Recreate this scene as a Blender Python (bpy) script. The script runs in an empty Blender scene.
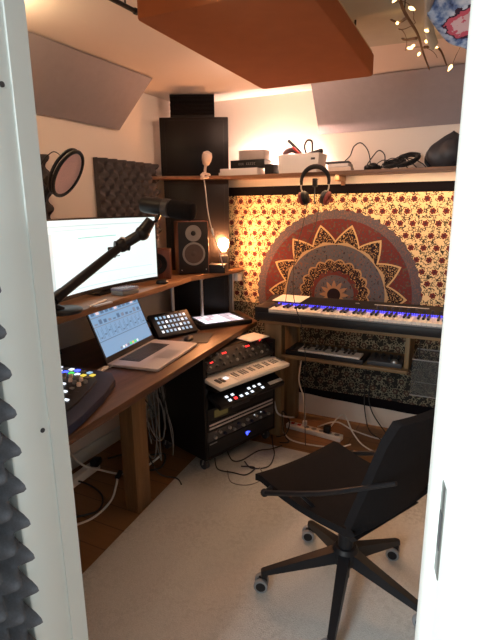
import bpy, bmesh, math, random
from mathutils import Vector, Matrix, Euler
random.seed(7)
S = bpy.context.scene
COL = S.collection
PI = math.pi

# ------------------------------------------------------------------ camera
CAM_H = 1.5
PITCH, YAW, ROLL = math.radians(13.2), math.radians(26.5), math.radians(0.6)
cd = bpy.data.cameras.new('camera'); cam = bpy.data.objects.new('camera', cd); COL.objects.link(cam)
cd.sensor_fit = 'VERTICAL'; cd.sensor_height = 36.0; cd.lens = 36.0 * 480.0 / 640.0
cd.clip_start = 0.02
fw = Vector((-math.sin(YAW) * math.cos(PITCH), math.cos(YAW) * math.cos(PITCH), -math.sin(PITCH)))
rt = Vector((math.cos(YAW), math.sin(YAW), 0)); up = rt.cross(fw)
c_, s_ = math.cos(ROLL), math.sin(ROLL)
r2 = c_ * rt - s_ * up; u2 = c_ * up + s_ * rt
mw = Matrix((r2, u2, -fw)).transposed().to_4x4(); mw.translation = (0, 0, CAM_H)
cam.matrix_world = mw
S.camera = cam

# ------------------------------------------------------------------ light and exposure
S.view_settings.view_transform = 'Standard'
S.view_settings.look = 'None'
S.view_settings.gamma = 1.0
S.view_settings.use_curve_mapping = False
S.view_settings.exposure = 0.0
w = bpy.data.worlds.new('sky'); S.world = w; w.use_nodes = True
bg = w.node_tree.nodes['Background']
bg.inputs[0].default_value = (0.86, 0.95, 1.0, 1); bg.inputs[1].default_value = 0.78


def area(name, loc, target, size, power, color, size_y=None):
    l = bpy.data.lights.new(name, 'AREA'); l.energy = power; l.color = color; l.size = size
    if size_y:
        l.shape = 'RECTANGLE'; l.size_y = size_y
    o = bpy.data.objects.new(name, l); COL.objects.link(o); o.location = loc
    o.rotation_euler = (Vector(target) - Vector(loc)).to_track_quat('-Z', 'Y').to_euler()
    return o


# daylight from the hallway window behind the photographer
area('hallway_window_light', (-0.98, -1.70, 1.75), (0.0, 0.8, 1.0), 1.1, 160, (0.88, 0.97, 1.0), 1.3)

# ------------------------------------------------------------------ node helpers
MATS = {}


class NT:
    def __init__(s, name):
        s.mat = bpy.data.materials.new(name); s.mat.use_nodes = True
        s.t = s.mat.node_tree; s.t.nodes.clear()
        s.out = s.t.nodes.new('ShaderNodeOutputMaterial')
        s.bsdf = s.t.nodes.new('ShaderNodeBsdfPrincipled')
        s.t.links.new(s.bsdf.outputs[0], s.out.inputs[0])

    def n(s, kind, **kw):
        nd = s.t.nodes.new(kind)
        for k, v in kw.items(): setattr(nd, k, v)
        return nd

    def link(s, a, b): s.t.links.new(a, b)

    def put(s, sock, v):
        if isinstance(v, bpy.types.NodeSocket): s.link(v, sock)
        elif v is not None: sock.default_value = v

    def m(s, op, a, b=None, c=None):
        nd = s.n('ShaderNodeMath', operation=op)
        s.put(nd.inputs[0], a); s.put(nd.inputs[1], b); s.put(nd.inputs[2], c)
        return nd.outputs[0]

    def mix(s, f, a, b):
        nd = s.n('ShaderNodeMix', data_type='RGBA')
        s.put(nd.inputs[0], f)
        for sk, v in ((nd.inputs[6], a), (nd.inputs[7], b)):
            if isinstance(v, bpy.types.NodeSocket): s.link(v, sk)
            else: sk.default_value = (*v[:3], 1)
        return nd.outputs[2]

    def obj(s): return s.n('ShaderNodeTexCoord').outputs['Object']

    def sep(s, v):
        nd = s.n('ShaderNodeSeparateXYZ'); s.link(v, nd.inputs[0]); return nd.outputs

    def noise(s, scale, vec=None, detail=3):
        nd = s.n('ShaderNodeTexNoise'); nd.inputs['Scale'].default_value = scale
        nd.inputs['Detail'].default_value = detail
        if vec is not None: s.link(vec, nd.inputs['Vector'])
        return nd.outputs[0]

    def between(s, v, lo, hi):
        return s.m('MULTIPLY', s.m('GREATER_THAN', v, lo), s.m('LESS_THAN', v, hi))

    def bump(s, h, strength=0.3, dist=0.01):
        b = s.n('ShaderNodeBump'); b.inputs['Strength'].default_value = strength
        b.inputs['Distance'].default_value = dist
        s.link(h, b.inputs['Height']); s.link(b.outputs[0], s.bsdf.inputs['Normal'])


def mk(name, col, rough=0.5, metal=0.0, var=0.12, vscale=20.0, bump=0.0, bscale=200.0, emit=None, estr=0.0,
       trans=0.0, alpha=1.0, spec=None):
    k = NT(name); b = k.bsdf
    o = k.obj()
    f = k.noise(vscale, o)
    d = tuple(max(0, c * (1 - var)) for c in col); l = tuple(min(1, c * (1 + var)) for c in col)
    k.link(k.mix(f, d, l), b.inputs['Base Color'])
    b.inputs['Roughness'].default_value = rough; b.inputs['Metallic'].default_value = metal
    if spec is not None: b.inputs['Specular IOR Level'].default_value = spec
    if trans: b.inputs['Transmission Weight'].default_value = trans
    if alpha < 1: b.inputs['Alpha'].default_value = alpha
    if emit:
        b.inputs['Emission Color'].default_value = (*emit, 1); b.inputs['Emission Strength'].default_value = estr
    if bump: k.bump(k.noise(bscale, o), bump, 0.004)
    MATS[name] = k.mat
    return k.mat


def wood(name, c1, c2, axis=0, scale=1.0, rough=0.45):
    k = NT(name); o = k.obj()
    mp = k.n('ShaderNodeMapping'); k.link(o, mp.inputs[0])
    sc = [14 * scale] * 3; sc[axis] = 1.1 * scale
    mp.inputs['Scale'].default_value = sc
    n1 = k.noise(2.2, mp.outputs[0], 6)
    n2 = k.noise(14, mp.outputs[0], 3)
    f = k.m('ADD', k.m('MULTIPLY', n1, 0.75), k.m('MULTIPLY', n2, 0.3))
    r = k.n('ShaderNodeValToRGB'); k.link(f, r.inputs[0])
    r.color_ramp.elements[0].position = 0.36; r.color_ramp.elements[0].color = (*c1, 1)
    r.color_ramp.elements[1].position = 0.7; r.color_ramp.elements[1].color = (*c2, 1)
    k.link(r.outputs[0], k.bsdf.inputs['Base Color'])
    k.bsdf.inputs['Roughness'].default_value = rough
    k.bump(f, 0.15, 0.002)
    MATS[name] = k.mat
    return k.mat


def glow(name, col, strength, base=(0.02, 0.02, 0.02)):
    return mk(name, base, 0.4, emit=col, estr=strength)


# ------------------------------------------------------------------ materials
WALL = mk('white_wall_paint', (0.78, 0.70, 0.62), 0.75, var=0.03, vscale=3, bump=0.08, bscale=90)
CEIL = mk('ceiling_paint', (0.78, 0.68, 0.62), 0.8, var=0.03, vscale=3, bump=0.08, bscale=90)
TRIM = mk('gloss_white_trim', (0.70, 0.735, 0.70), 0.6, var=0.02, vscale=4, bump=0.04, bscale=30)
GREYPANEL = mk('grey_absorber_cloth', (0.30, 0.26, 0.27), 0.95, var=0.08, vscale=25, bump=0.15, bscale=500)
ORANGE = mk('rust_orange_cloth', (0.40, 0.118, 0.035), 0.95, var=0.12, vscale=12, bump=0.2, bscale=600)
BLACKP = mk('black_lacquer_panel', (0.010, 0.008, 0.008), 0.40, var=0.2, vscale=8, spec=.22)
BLACK = mk('black_plastic', (0.012, 0.012, 0.014), 0.45, var=0.2, vscale=30, spec=.3)
BLACKM = mk('black_metal', (0.012, 0.012, 0.014), 0.35, metal=0.4, var=0.2)
DGREY = mk('dark_grey_plastic', (0.045, 0.045, 0.05), 0.5, var=0.15, vscale=40)
MGREY = mk('mid_grey_plastic', (0.22, 0.22, 0.22), 0.5, var=0.1, vscale=40)
NAVY = mk('navy_plastic', (0.018, 0.023, 0.052), 0.55, var=0.15, vscale=40, spec=.25)
WHITEP = mk('white_plastic', (0.75, 0.73, 0.69), 0.4, var=0.04, vscale=30)
PAPER = mk('white_paper', (0.82, 0.78, 0.74), 0.8, var=0.03, vscale=15)
KEYW = mk('white_piano_key', (0.80, 0.76, 0.70), 0.3, var=0.03)
KEYB = mk('black_piano_key', (0.01, 0.01, 0.012), 0.3, var=0.1)
STEEL = mk('brushed_steel', (0.55, 0.54, 0.52), 0.35, metal=0.9, var=0.1, vscale=60)
SILVER = mk('silver_aluminium', (0.60, 0.56, 0.56), 0.42, metal=0.2, var=0.04, vscale=60)
SPACEG = mk('space_grey_metal', (0.05, 0.05, 0.055), 0.4, metal=0.5, var=0.1)
CHAIRF = mk('charcoal_chair_cloth', (0.011, 0.010, 0.011), 0.95, var=0.25, vscale=90, bump=0.3, bscale=700, spec=.15)
RUBBER = mk('grey_rubber_tyre', (0.26, 0.27, 0.28), 0.7, var=0.1)
PINKMESH = mk('pop_filter_mesh', (0.80, 0.54, 0.51), 0.9, var=0.2, vscale=250)
GOLDCOPPER = mk('pinkish_cone', (0.07, 0.048, 0.042), 0.5, var=0.1)
RED = mk('red_plastic', (0.5, 0.03, 0.03), 0.4, var=0.1)
REDCLOTH = mk('red_padding', (0.16, 0.025, 0.025), 0.7, var=0.2)
GREYBOX = mk('grey_carton', (0.42, 0.37, 0.34), 0.8, var=0.05)
CREAM = mk('cream_plastic', (0.74, 0.62, 0.54), 0.5, var=0.05)
BEIGECLOTH = mk('beige_cloth', (0.52, 0.50, 0.43), 0.95, var=0.08, vscale=14, bump=0.25, bscale=400)
TWIG = mk('dry_twig_bark', (0.16, 0.09, 0.05), 0.9, var=0.3, vscale=60)
CABLEW = mk('white_cable', (0.72, 0.69, 0.62), 0.5, var=0.04)
CABLEB = mk('black_cable', (0.012, 0.012, 0.013), 0.5, var=0.1)
CABLEG = mk('grey_cable', (0.20, 0.19, 0.18), 0.5, var=0.1)
CLEARP = mk('smoky_clear_plastic', (0.10, 0.11, 0.11), 0.25, var=0.05, alpha=0.22)
LED_WARM = glow('warm_led', (1.0, 0.60, 0.22), 7)
LED_WHITE = glow('white_led', (0.85, 0.92, 1.0), 1.3)
LED_RED = glow('red_led', (1.0, 0.03, 0.03), 3.0)
LED_BLUE = glow('blue_led', (0.05, 0.08, 1.0), 3.5)
LED_BLUEK = glow('blue_key_light', (0.06, 0.05, 1.0), 2.6)
LED_CYAN = glow('cyan_pad_light', (0.45, 0.72, 1.0), 0.75)
LED_GREEN = glow('green_led', (0.1, 0.9, 0.15), 1.0)
LED_YEL = glow('yellow_led', (1.0, 0.75, 0.1), 1.0)
LED_OLIVE = glow('dim_amber_display', (0.5, 0.35, 0.08), 0.10)
BULB = glow('lit_bulb_glass', (1.0, 0.40, 0.15), 420.0)
STRIP = glow('warm_strip_light', (1.0, 0.60, 0.30), 75.0)
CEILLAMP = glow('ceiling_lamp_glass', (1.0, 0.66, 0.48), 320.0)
LIGHTBAR = glow('light_bar_lens', (1.0, 0.64, 0.50), 900.0)
CEILLAMP2 = glow('round_ceiling_lamp_glass', (1.0, 0.70, 0.40), 85.0)
SCR_WHITE = glow('white_screen', (0.90, 1.0, 0.98), 1.05)
SCR_LINE = glow('pale_teal_screen_line', (0.40, 0.85, 0.75), 0.85)
SCR_PALE = glow('pale_grey_screen', (0.78, 0.90, 0.90), 0.9)
SCR_BLUE = glow('pale_blue_screen', (0.30, 0.52, 0.80), 0.75)
SCR_BLUED = glow('mid_blue_screen', (0.16, 0.28, 0.48), 0.6)
SCR_BAR = glow('grey_screen_strip', (0.35, 0.40, 0.55), 0.6)
SCR_PINK = glow('pink_screen', (0.95, 0.72, 0.76), 0.95)
SCR_PINKW = glow('bright_pad_screen', (1.0, 0.88, 0.90), 1.5)
DESKW = wood('dark_walnut_top', (0.050, 0.020, 0.010), (0.135, 0.060, 0.030), 1, 1.0, 0.42)
SHELFW = wood('oiled_oak_shelf', (0.16, 0.075, 0.030), (0.30, 0.15, 0.07), 1, 1.0, 0.45)
SHELFX = wood('oiled_oak_wall_shelf', (0.16, 0.075, 0.035), (0.30, 0.15, 0.075), 0, 1.0, 0.45)
POSTW = wood('brown_stained_post', (0.095, 0.046, 0.015), (0.20, 0.105, 0.04), 2, 1.0, 0.55)
STANDW = wood('pale_pine_post', (0.13, 0.085, 0.036), (0.24, 0.165, 0.08), 2, 1.0, 0.6)
STANDX = wood('pale_pine_rail', (0.14, 0.085, 0.036), (0.25, 0.165, 0.08), 0, 1.0, 0.6)
CABW = wood('reddish_veneer', (0.10, 0.028, 0.014), (0.20, 0.060, 0.030), 2, 1.2, 0.4)


def floor_mat():
    k = NT('brown_floorboards'); o = k.obj(); x, y, z = k.sep(o)
    br = k.n('ShaderNodeTexBrick'); k.link(o, br.inputs['Vector'])
    br.inputs['Scale'].default_value = 1.0
    br.inputs['Brick Width'].default_value = 1.3; br.inputs['Row Height'].default_value = 0.14
    br.inputs['Mortar Size'].default_value = 0.003
    br.inputs['Color1'].default_value = (0.27, 0.135, 0.052, 1); br.inputs['Color2'].default_value = (0.25, 0.120, 0.045, 1)
    br.inputs['Mortar'].default_value = (0.10, 0.05, 0.02, 1)
    mp = k.n('ShaderNodeMapping'); k.link(o, mp.inputs[0]); mp.inputs['Scale'].default_value = (1, 14, 1)
    f = k.noise(3, mp.outputs[0], 5)
    k.link(k.mix(k.m('MULTIPLY', f, 0.6), br.outputs['Color'], (0.16, 0.075, 0.028)), k.bsdf.inputs['Base Color'])
    k.bsdf.inputs['Roughness'].default_value = 0.5
    return k.mat


FLOORM = floor_mat()


def rug_mat():
    k = NT('cream_carpet_pile'); o = k.obj()
    f1 = k.noise(230, o, 2); f2 = k.noise(3.0, o, 4); f3 = k.noise(60, o, 3)
    c = k.mix(f1, (0.40, 0.405, 0.385), (0.73, 0.735, 0.71))
    pat = k.m('MULTIPLY', k.m('GREATER_THAN', f3, 0.52), k.m('MULTIPLY', k.m('MAXIMUM', k.m('SUBTRACT', k.m('MULTIPLY', f2, 2.4), 0.95), 0.10), 0.42))
    c = k.mix(pat, c, (0.24, 0.24, 0.225))
    k.link(c, k.bsdf.inputs['Base Color']); k.bsdf.inputs['Roughness'].default_value = 1.0
    k.bsdf.inputs['Specular IOR Level'].default_value = 0.1
    k.bump(f1, 0.5, 0.006)
    return k.mat


RUGM = rug_mat()


def foam_mat(name, col):
    return mk(name, col, 1.0, var=0.25, vscale=300, bump=0.25, bscale=900, spec=0.1)


FOAM = foam_mat('charcoal_foam', (0.085, 0.075, 0.076))
FOAMD = foam_mat('grey_door_foam', (0.115, 0.118, 0.130))


def tapestry_mat():
    # object origin sits at the middle of the mandala; x runs along the wall, z up
    k = NT('mandala_tapestry_print'); o = k.obj(); x, y, z = k.sep(o)
    r = k.m('DIVIDE', k.m('SQRT', k.m('ADD', k.m('MULTIPLY', x, x), k.m('MULTIPLY', z, z))), 0.565)
    th = k.m('ARCTAN2', z, x)
    CREAMC, GOLD = (0.78, 0.60, 0.34), (0.42, 0.28, 0.13)
    DARK, REDC, SLATE = (0.022, 0.016, 0.022), (0.21, 0.035, 0.03), (0.105, 0.105, 0.125)
    # --- field of red flowers with dark vines
    P = 0.074
    row = k.m('FLOOR', k.m('DIVIDE', z, P))
    off = k.m('MULTIPLY', k.m('MODULO', k.m('ABSOLUTE', row), 2.0), 0.5)
    u = k.m('SUBTRACT', k.m('FRACT', k.m('ADD', k.m('DIVIDE', x, P), k.m('ADD', off, 40.0))), 0.5)
    v = k.m('SUBTRACT', k.m('FRACT', k.m('ADD', k.m('DIVIDE', z, P), 40.0)), 0.5)
    d = k.m('SQRT', k.m('ADD', k.m('MULTIPLY', u, u), k.m('MULTIPLY', v, v)))
    fa = k.m('ARCTAN2', v, u)
    pet = k.m('ADD', 0.25, k.m('MULTIPLY', k.m('SINE', k.m('MULTIPLY', fa, 6.0)), 0.035))
    flower = k.m('LESS_THAN', d, pet)
    outline = k.m('LESS_THAN', d, k.m('ADD', pet, 0.06))
    core = k.m('LESS_THAN', d, 0.10)
    vo = k.n('ShaderNodeTexVoronoi', feature='DISTANCE_TO_EDGE'); k.link(o, vo.inputs['Vector'])
    vo.inputs['Scale'].default_value = 58
    vine = k.m('MULTIPLY', k.m('LESS_THAN', vo.outputs['Distance'], 0.085), k.m('GREATER_THAN', k.noise(24, o, 2), 0.47))
    ns = k.noise(55, o, 2)
    leaf = k.m('GREATER_THAN', ns, 0.63)
    field = k.mix(vine, CREAMC, (0.05, 0.04, 0.03))
    field = k.mix(leaf, field, (0.10, 0.075, 0.04))
    field = k.mix(k.m('LESS_THAN', d, k.m('ADD', pet, 0.13)), field, k.mix(k.m('GREATER_THAN', k.m('SINE', k.m('ADD', k.m('MULTIPLY', fa, 3.0), k.m('MULTIPLY', row, 2.0))), 0.0), CREAMC, (0.055, 0.045, 0.035)))
    field = k.mix(outline, field, CREAMC)
    field = k.mix(flower, field, (0.16, 0.034, 0.028))
    field = k.mix(core, field, (0.06, 0.03, 0.04))
    # --- mandala rings
    sp = k.noise(120, o, 2); speck = k.m('GREATER_THAN', sp, 0.56); speck2 = k.m('GREATER_THAN', k.noise(75, o, 2), 0.60)

    def tri(nn, ph=0.0):
        f = k.m('FRACT', k.m('ADD', k.m('MULTIPLY', th, nn / (2 * PI)), 20.0 + ph))
        return k.m('ABSOLUTE', k.m('SUBTRACT', k.m('MULTIPLY', f, 2.0), 1.0))
    outer = k.mix(speck, (0.095, 0.085, 0.10), (0.17, 0.10, 0.09))
    redz = k.mix(speck2, (0.125, 0.034, 0.033), (0.065, 0.055, 0.062)); redz = k.mix(k.m('GREATER_THAN', k.noise(48, o, 2), 0.60), redz, (0.10, 0.075, 0.06))
    blackz = k.mix(speck, DARK, GOLD)
    slate = k.mix(speck2, (0.095, 0.10, 0.12), (0.16, 0.09, 0.075)); slate = k.mix(k.m('GREATER_THAN', k.noise(60, o, 2), 0.62), slate, (0.045, 0.04, 0.05))
    c = outer
    c = k.mix(k.m('LESS_THAN', r, 0.90), c, redz)
    zig = k.m('ADD', 0.62, k.m('MULTIPLY', tri(14), 0.20))
    c = k.mix(k.m('LESS_THAN', r, k.m('ADD', zig, 0.03)), c, (0.52, 0.38, 0.20))
    c = k.mix(k.m('LESS_THAN', r, zig), c, blackz)
    zig2 = k.m('ADD', 0.61, k.m('MULTIPLY', tri(14), 0.03))
    c = k.mix(k.m('LESS_THAN', r, zig2), c, (0.40, 0.30, 0.18))
    c = k.mix(k.m('LESS_THAN', r, 0.60), c, slate)
    scal = k.m('ADD', 0.40, k.m('MULTIPLY', k.m('ABSOLUTE', k.m('SINE', k.m('MULTIPLY', th, 10.0))), 0.035))
    c = k.mix(k.m('LESS_THAN', r, scal), c, (0.36, 0.25, 0.14))
    c = k.mix(k.m('LESS_THAN', r, k.m('SUBTRACT', scal, 0.02)), c, blackz)
    scal3 = k.m('ADD', 0.27, k.m('MULTIPLY', k.m('ABSOLUTE', k.m('SINE', k.m('MULTIPLY', th, 8.0))), 0.03))
    c = k.mix(k.m('LESS_THAN', r, scal3), c, redz)
    c = k.mix(k.m('LESS_THAN', r, 0.24), c, slate)
    c = k.mix(k.m('LESS_THAN', r, k.m('ADD', 0.10, k.m('MULTIPLY', tri(12), 0.08))), c, (0.32, 0.20, 0.13))
    c = k.mix(k.m('LESS_THAN', r, 0.08), c, DARK)
    edge = k.m('ADD', 1.0, k.m('MULTIPLY', k.m('SINE', k.m('MULTIPLY', th, 60.0)), 0.008))
    full = k.mix(k.m('LESS_THAN', r, edge), field, c)
    # --- lower band: dark ground with pale floral outlines
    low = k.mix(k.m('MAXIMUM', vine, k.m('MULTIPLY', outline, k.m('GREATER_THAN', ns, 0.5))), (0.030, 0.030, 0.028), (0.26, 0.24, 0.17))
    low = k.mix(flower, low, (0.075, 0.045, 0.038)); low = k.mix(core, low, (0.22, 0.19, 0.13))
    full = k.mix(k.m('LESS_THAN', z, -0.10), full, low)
    # --- dark borders top and bottom
    band = k.m('MAXIMUM', k.m('GREATER_THAN', z, 0.668), k.m('LESS_THAN', z, -0.70))
    full = k.mix(band, full, (0.008, 0.007, 0.009))
    k.link(full, k.bsdf.inputs['Base Color'])
    k.bsdf.inputs['Roughness'].default_value = 1.0; k.bsdf.inputs['Specular IOR Level'].default_value = 0.05
    return k.mat


TAPM = tapestry_mat()


def tiedye_mat():
    k = NT('tie_dye_cloth_print'); o = k.obj()
    mp = k.n('ShaderNodeMapping'); k.link(o, mp.inputs[0]); mp.inputs['Scale'].default_value = (26, 8, 34)
    mp.inputs['Rotation'].default_value = (0.2, 0.4, 0.5)
    f = k.noise(1.2, mp.outputs[0], 5)
    r = k.n('ShaderNodeValToRGB'); k.link(f, r.inputs[0]); e = r.color_ramp.elements
    e[0].position = 0.33; e[0].color = (0.02, 0.03, 0.07, 1)
    e[1].position = 0.68; e[1].color = (0.72, 0.74, 0.80, 1)
    a = r.color_ramp.elements.new(0.44); a.color = (0.13, 0.20, 0.40, 1)
    a = r.color_ramp.elements.new(0.54); a.color = (0.40, 0.48, 0.62, 1)
    x, y, z = k.sep(o)
    # one pink paisley patch outlined in dark thread
    d = k.m('ADD', k.m('POWER', k.m('DIVIDE', k.m('SUBTRACT', x, 0.025), 0.075), 2.0),
            k.m('POWER', k.m('DIVIDE', k.m('ADD', z, 0.085), 0.045), 2.0))
    d = k.m('ADD', d, k.m('MULTIPLY', k.m('SUBTRACT', f, 0.5), 2.2))
    c = k.mix(k.m('LESS_THAN', d, 1.25), r.outputs[0], (0.05, 0.02, 0.04))
    c = k.mix(k.m('LESS_THAN', d, 1.0), c, (0.62, 0.10, 0.14))
    c = k.mix(k.m('LESS_THAN', d, 0.45), c, (0.70, 0.45, 0.45))
    k.link(c, k.bsdf.inputs['Base Color']); k.bsdf.inputs['Roughness'].default_value = 0.9
    return k.mat


TIEDYE = tiedye_mat()


# ------------------------------------------------------------------ mesh helpers
def catmull(pts, n=8, closed=False):
    P = [Vector(p) for p in pts]; out = []
    L = len(P)
    for i in range(L if closed else L - 1):
        if closed: a, b, c, d = P[i - 1], P[i], P[(i + 1) % L], P[(i + 2) % L]
        else: a, b, c, d = P[max(i - 1, 0)], P[i], P[i + 1], P[min(i + 2, L - 1)]
        for j in range(n):
            t = j / n
            out.append(0.5 * ((2 * b) + (c - a) * t + (2 * a - 5 * b + 4 * c - d) * t * t + (3 * b - a - 3 * c + d) * t ** 3))
    if not closed: out.append(P[-1])
    return out


class MB:
    def __init__(s, M=None):
        s.v = []; s.f = []; s.mi = []; s.cur = 0; s.M = M

    def mat(s, i): s.cur = i; return s

    def add(s, vs, fs, M=None):
        b = len(s.v)
        for p in vs:
            p = Vector(p)
            if M is not None: p = M @ p
            if s.M is not None: p = s.M @ p
            s.v.append(p)
        for f in fs:
            s.f.append([b + i for i in f]); s.mi.append(s.cur)
        return s

    def box(s, lo, hi, bev=0.0, M=None, seg=2):
        lo, hi = Vector(lo), Vector(hi)
        c = (lo + hi) / 2; d = hi - lo
        if bev <= 0:
            vs = [(x, y, z) for x in (lo.x, hi.x) for y in (lo.y, hi.y) for z in (lo.z, hi.z)]
            fs = [(0, 1, 3, 2), (4, 6, 7, 5), (0, 4, 5, 1), (2, 3, 7, 6), (0, 2, 6, 4), (1, 5, 7, 3)]
            return s.add(vs, fs, M)
        bm = bmesh.new(); bmesh.ops.create_cube(bm, size=1)
        for v in bm.verts: v.co = Vector((v.co.x * d.x, v.co.y * d.y, v.co.z * d.z)) + c
        bmesh.ops.bevel(bm, geom=bm.edges[:], offset=min(bev, min(d) * 0.49), segments=seg, affect='EDGES', profile=0.5)
        bm.verts.index_update()
        vs = [v.co.copy() for v in bm.verts]; fs = [[v.index for v in f.verts] for f in bm.faces]
        bm.free()
        return s.add(vs, fs, M)

    def obox(s, center, size, rot=(0, 0, 0), bev=0.0):
        M = Matrix.Translation(center) @ (rot.to_4x4() if isinstance(rot, Matrix) else Euler(rot).to_matrix().to_4x4())
        h = Vector(size) / 2
        return s.box(-h, h, bev, M)

    def prism(s, poly, z0, z1, M=None, bev=0.0):
        bm = bmesh.new()
        vs = [bm.verts.new((p[0], p[1], z0)) for p in poly]
        f = bm.faces.new(vs)
        r = bmesh.ops.extrude_face_region(bm, geom=[f])
        bmesh.ops.translate(bm, verts=[g for g in r['geom'] if isinstance(g, bmesh.types.BMVert)], vec=(0, 0, z1 - z0))
        bmesh.ops.recalc_face_normals(bm, faces=bm.faces[:])
        if bev: bmesh.ops.bevel(bm, geom=bm.edges[:], offset=bev, segments=2, affect='EDGES', profile=0.5)
        bm.verts.index_update()
        V = [v.co.copy() for v in bm.verts]; F = [[v.index for v in q.verts] for q in bm.faces]
        bm.free()
        return s.add(V, F, M)

    def tube(s, pts, r, n=8, smooth=0, closed=False, M=None):
        P = catmull(pts, smooth, closed) if smooth else [Vector(p) for p in pts]
        L = len(P)
        rad = r if callable(r) else (lambda t: r)
        T = []
        for i in range(L):
            a = P[i - 1] if (i > 0 or closed) else P[i]; b = P[(i + 1) % L] if (i < L - 1 or closed) else P[i]
            t = (b - a); T.append(t.normalized() if t.length > 1e-9 else Vector((0, 0, 1)))
        up0 = Vector((0, 0, 1)) if abs(T[0].z) < 0.9 else Vector((1, 0, 0))
        nrm = (up0 - T[0] * up0.dot(T[0])).normalized()
        vs = []; fs = []
        for i in range(L):
            nrm = (nrm - T[i] * nrm.dot(T[i])).normalized(); bn = T[i].cross(nrm)
            for j in range(n):
                a = 2 * PI * j / n
                vs.append(P[i] + (nrm * math.cos(a) + bn * math.sin(a)) * rad(i / max(1, L - 1)))
        for i in range(L if closed else L - 1):
            for j in range(n):
                i2 = (i + 1) % L
                fs.append((i * n + j, i * n + (j + 1) % n, i2 * n + (j + 1) % n, i2 * n + j))
        if not closed:
            fs.append(list(range(n))[::-1]); fs.append([(L - 1) * n + j for j in range(n)])
        return s.add(vs, fs, M)

    def cyl(s, p0, p1, r0, r1=None, n=20, M=None):
        r1 = r0 if r1 is None else r1
        return s.tube([p0, p1], lambda t: r0 + (r1 - r0) * t, n, M=M)

    def lathe(s, prof, M=None, n=28):
        vs = []; fs = []; L = len(prof)
        for (r, h) in prof:
            for j in range(n):
                a = 2 * PI * j / n
                vs.append((max(r, 1e-4) * math.cos(a), max(r, 1e-4) * math.sin(a), h))
        for i in range(L - 1):
            for j in range(n):
                fs.append((i * n + j, i * n + (j + 1) % n, (i + 1) * n + (j + 1) % n, (i + 1) * n + j))
        fs.append(list(range(n))[::-1]); fs.append([(L - 1) * n + j for j in range(n)])
        return s.add(vs, fs, M)

    def sphere(s, c, r, sc=(1, 1, 1), n=16, M=None):
        prof = [(math.sin(PI * i / n) * r, -math.cos(PI * i / n) * r) for i in range(n + 1)]
        T = Matrix.Translation(c) @ Matrix.Diagonal((*sc, 1))
        return s.lathe(prof, (M @ T) if M is not None else T, n * 2)

    def torus(s, c, R, r, normal=(0, 0, 1), n=32, m=10, sc=(1, 1)):
        q = Vector(normal).to_track_quat('Z', 'Y').to_matrix().to_4x4(); q.translation = c
        return s.tube([(R * sc[0] * math.cos(2 * PI * i / n), R * sc[1] * math.sin(2 * PI * i / n), 0) for i in range(n)], r, m, closed=True, M=q)

    def grid(s, fn, nu, nv, M=None):
        vs = [fn(i / nu, j / nv) for i in range(nu + 1) for j in range(nv + 1)]
        fs = [(i * (nv + 1) + j, (i + 1) * (nv + 1) + j, (i + 1) * (nv + 1) + j + 1, i * (nv + 1) + j + 1) for i in range(nu) for j in range(nv)]
        return s.add(vs, fs, M)

    def slab(s, top, bot, nu, nv, M=None):
        """closed sheet between two grid functions"""
        W = nv + 1
        vs = [top(i / nu, j / nv) for i in range(nu + 1) for j in range(W)]
        B = len(vs)
        vs += [bot(i / nu, j / nv) for i in range(nu + 1) for j in range(W)]
        fs = []
        for i in range(nu):
            for j in range(nv):
                a = i * W + j
                fs.append((a, a + W, a + W + 1, a + 1)); fs.append((B + a, B + a + 1, B + a + W + 1, B + a + W))
        for i in range(nu):
            a = i * W; fs.append((a, B + a, B + a + W, a + W)); a = i * W + nv; fs.append((a, a + W, B + a + W, B + a))
        for j in range(nv):
            a = j; fs.append((a, a + 1, B + a + 1, B + a)); a = nu * W + j; fs.append((a, B + a, B + a + 1, a + 1))
        return s.add(vs, fs, M)

    def build(s, name, mats, parent=None, sharp=35, loc=None):
        me = bpy.data.meshes.new(name)
        me.from_pydata([tuple(p) for p in s.v], [], s.f)
        mats = mats if isinstance(mats, (list, tuple)) else [mats]
        for m_ in mats: me.materials.append(m_)
        for p, i in zip(me.polygons, s.mi): p.material_index = i; p.use_smooth = True
        bm = bmesh.new(); bm.from_mesh(me); bmesh.ops.recalc_face_normals(bm, faces=bm.faces[:]); bm.to_mesh(me); bm.free()
        me.set_sharp_from_angle(angle=math.radians(sharp))
        o = bpy.data.objects.new(name, me); COL.objects.link(o)
        if parent is not None: o.parent = parent
        if loc is not None: o.location = loc
        return o


def thing(name, label, cat, loc=(0, 0, 0), rotz=0.0, group=None, rot=None):
    o = bpy.data.objects.new(name, None); COL.objects.link(o); o.empty_display_size = 0.05
    o.location = loc; o.rotation_euler = rot if rot else (0, 0, rotz)
    o['label'] = label; o['category'] = cat
    if group: o['group'] = group
    return o


def tag(o, label, cat, group=None, kind=None):
    o['label'] = label; o['category'] = cat
    if group: o['group'] = group
    if kind: o['kind'] = kind
    return o


def struct(o):
    o['kind'] = 'structure'; return o


def dup(root, loc, rotz, label, group=None):
    r = root.copy(); COL.objects.link(r); r.location = loc; r.rotation_euler = (0, 0, rotz); r['label'] = label
    if group: r['group'] = group
    for ch in list(root.children):
        c = ch.copy(); COL.objects.link(c); c.parent = r
        for g in list(ch.children):
            d = g.copy(); COL.objects.link(d); d.parent = c
    return r


def RZ(a): return Matrix.Rotation(a, 4, 'Z')
def TR(*p): return Matrix.Translation(p)


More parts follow.
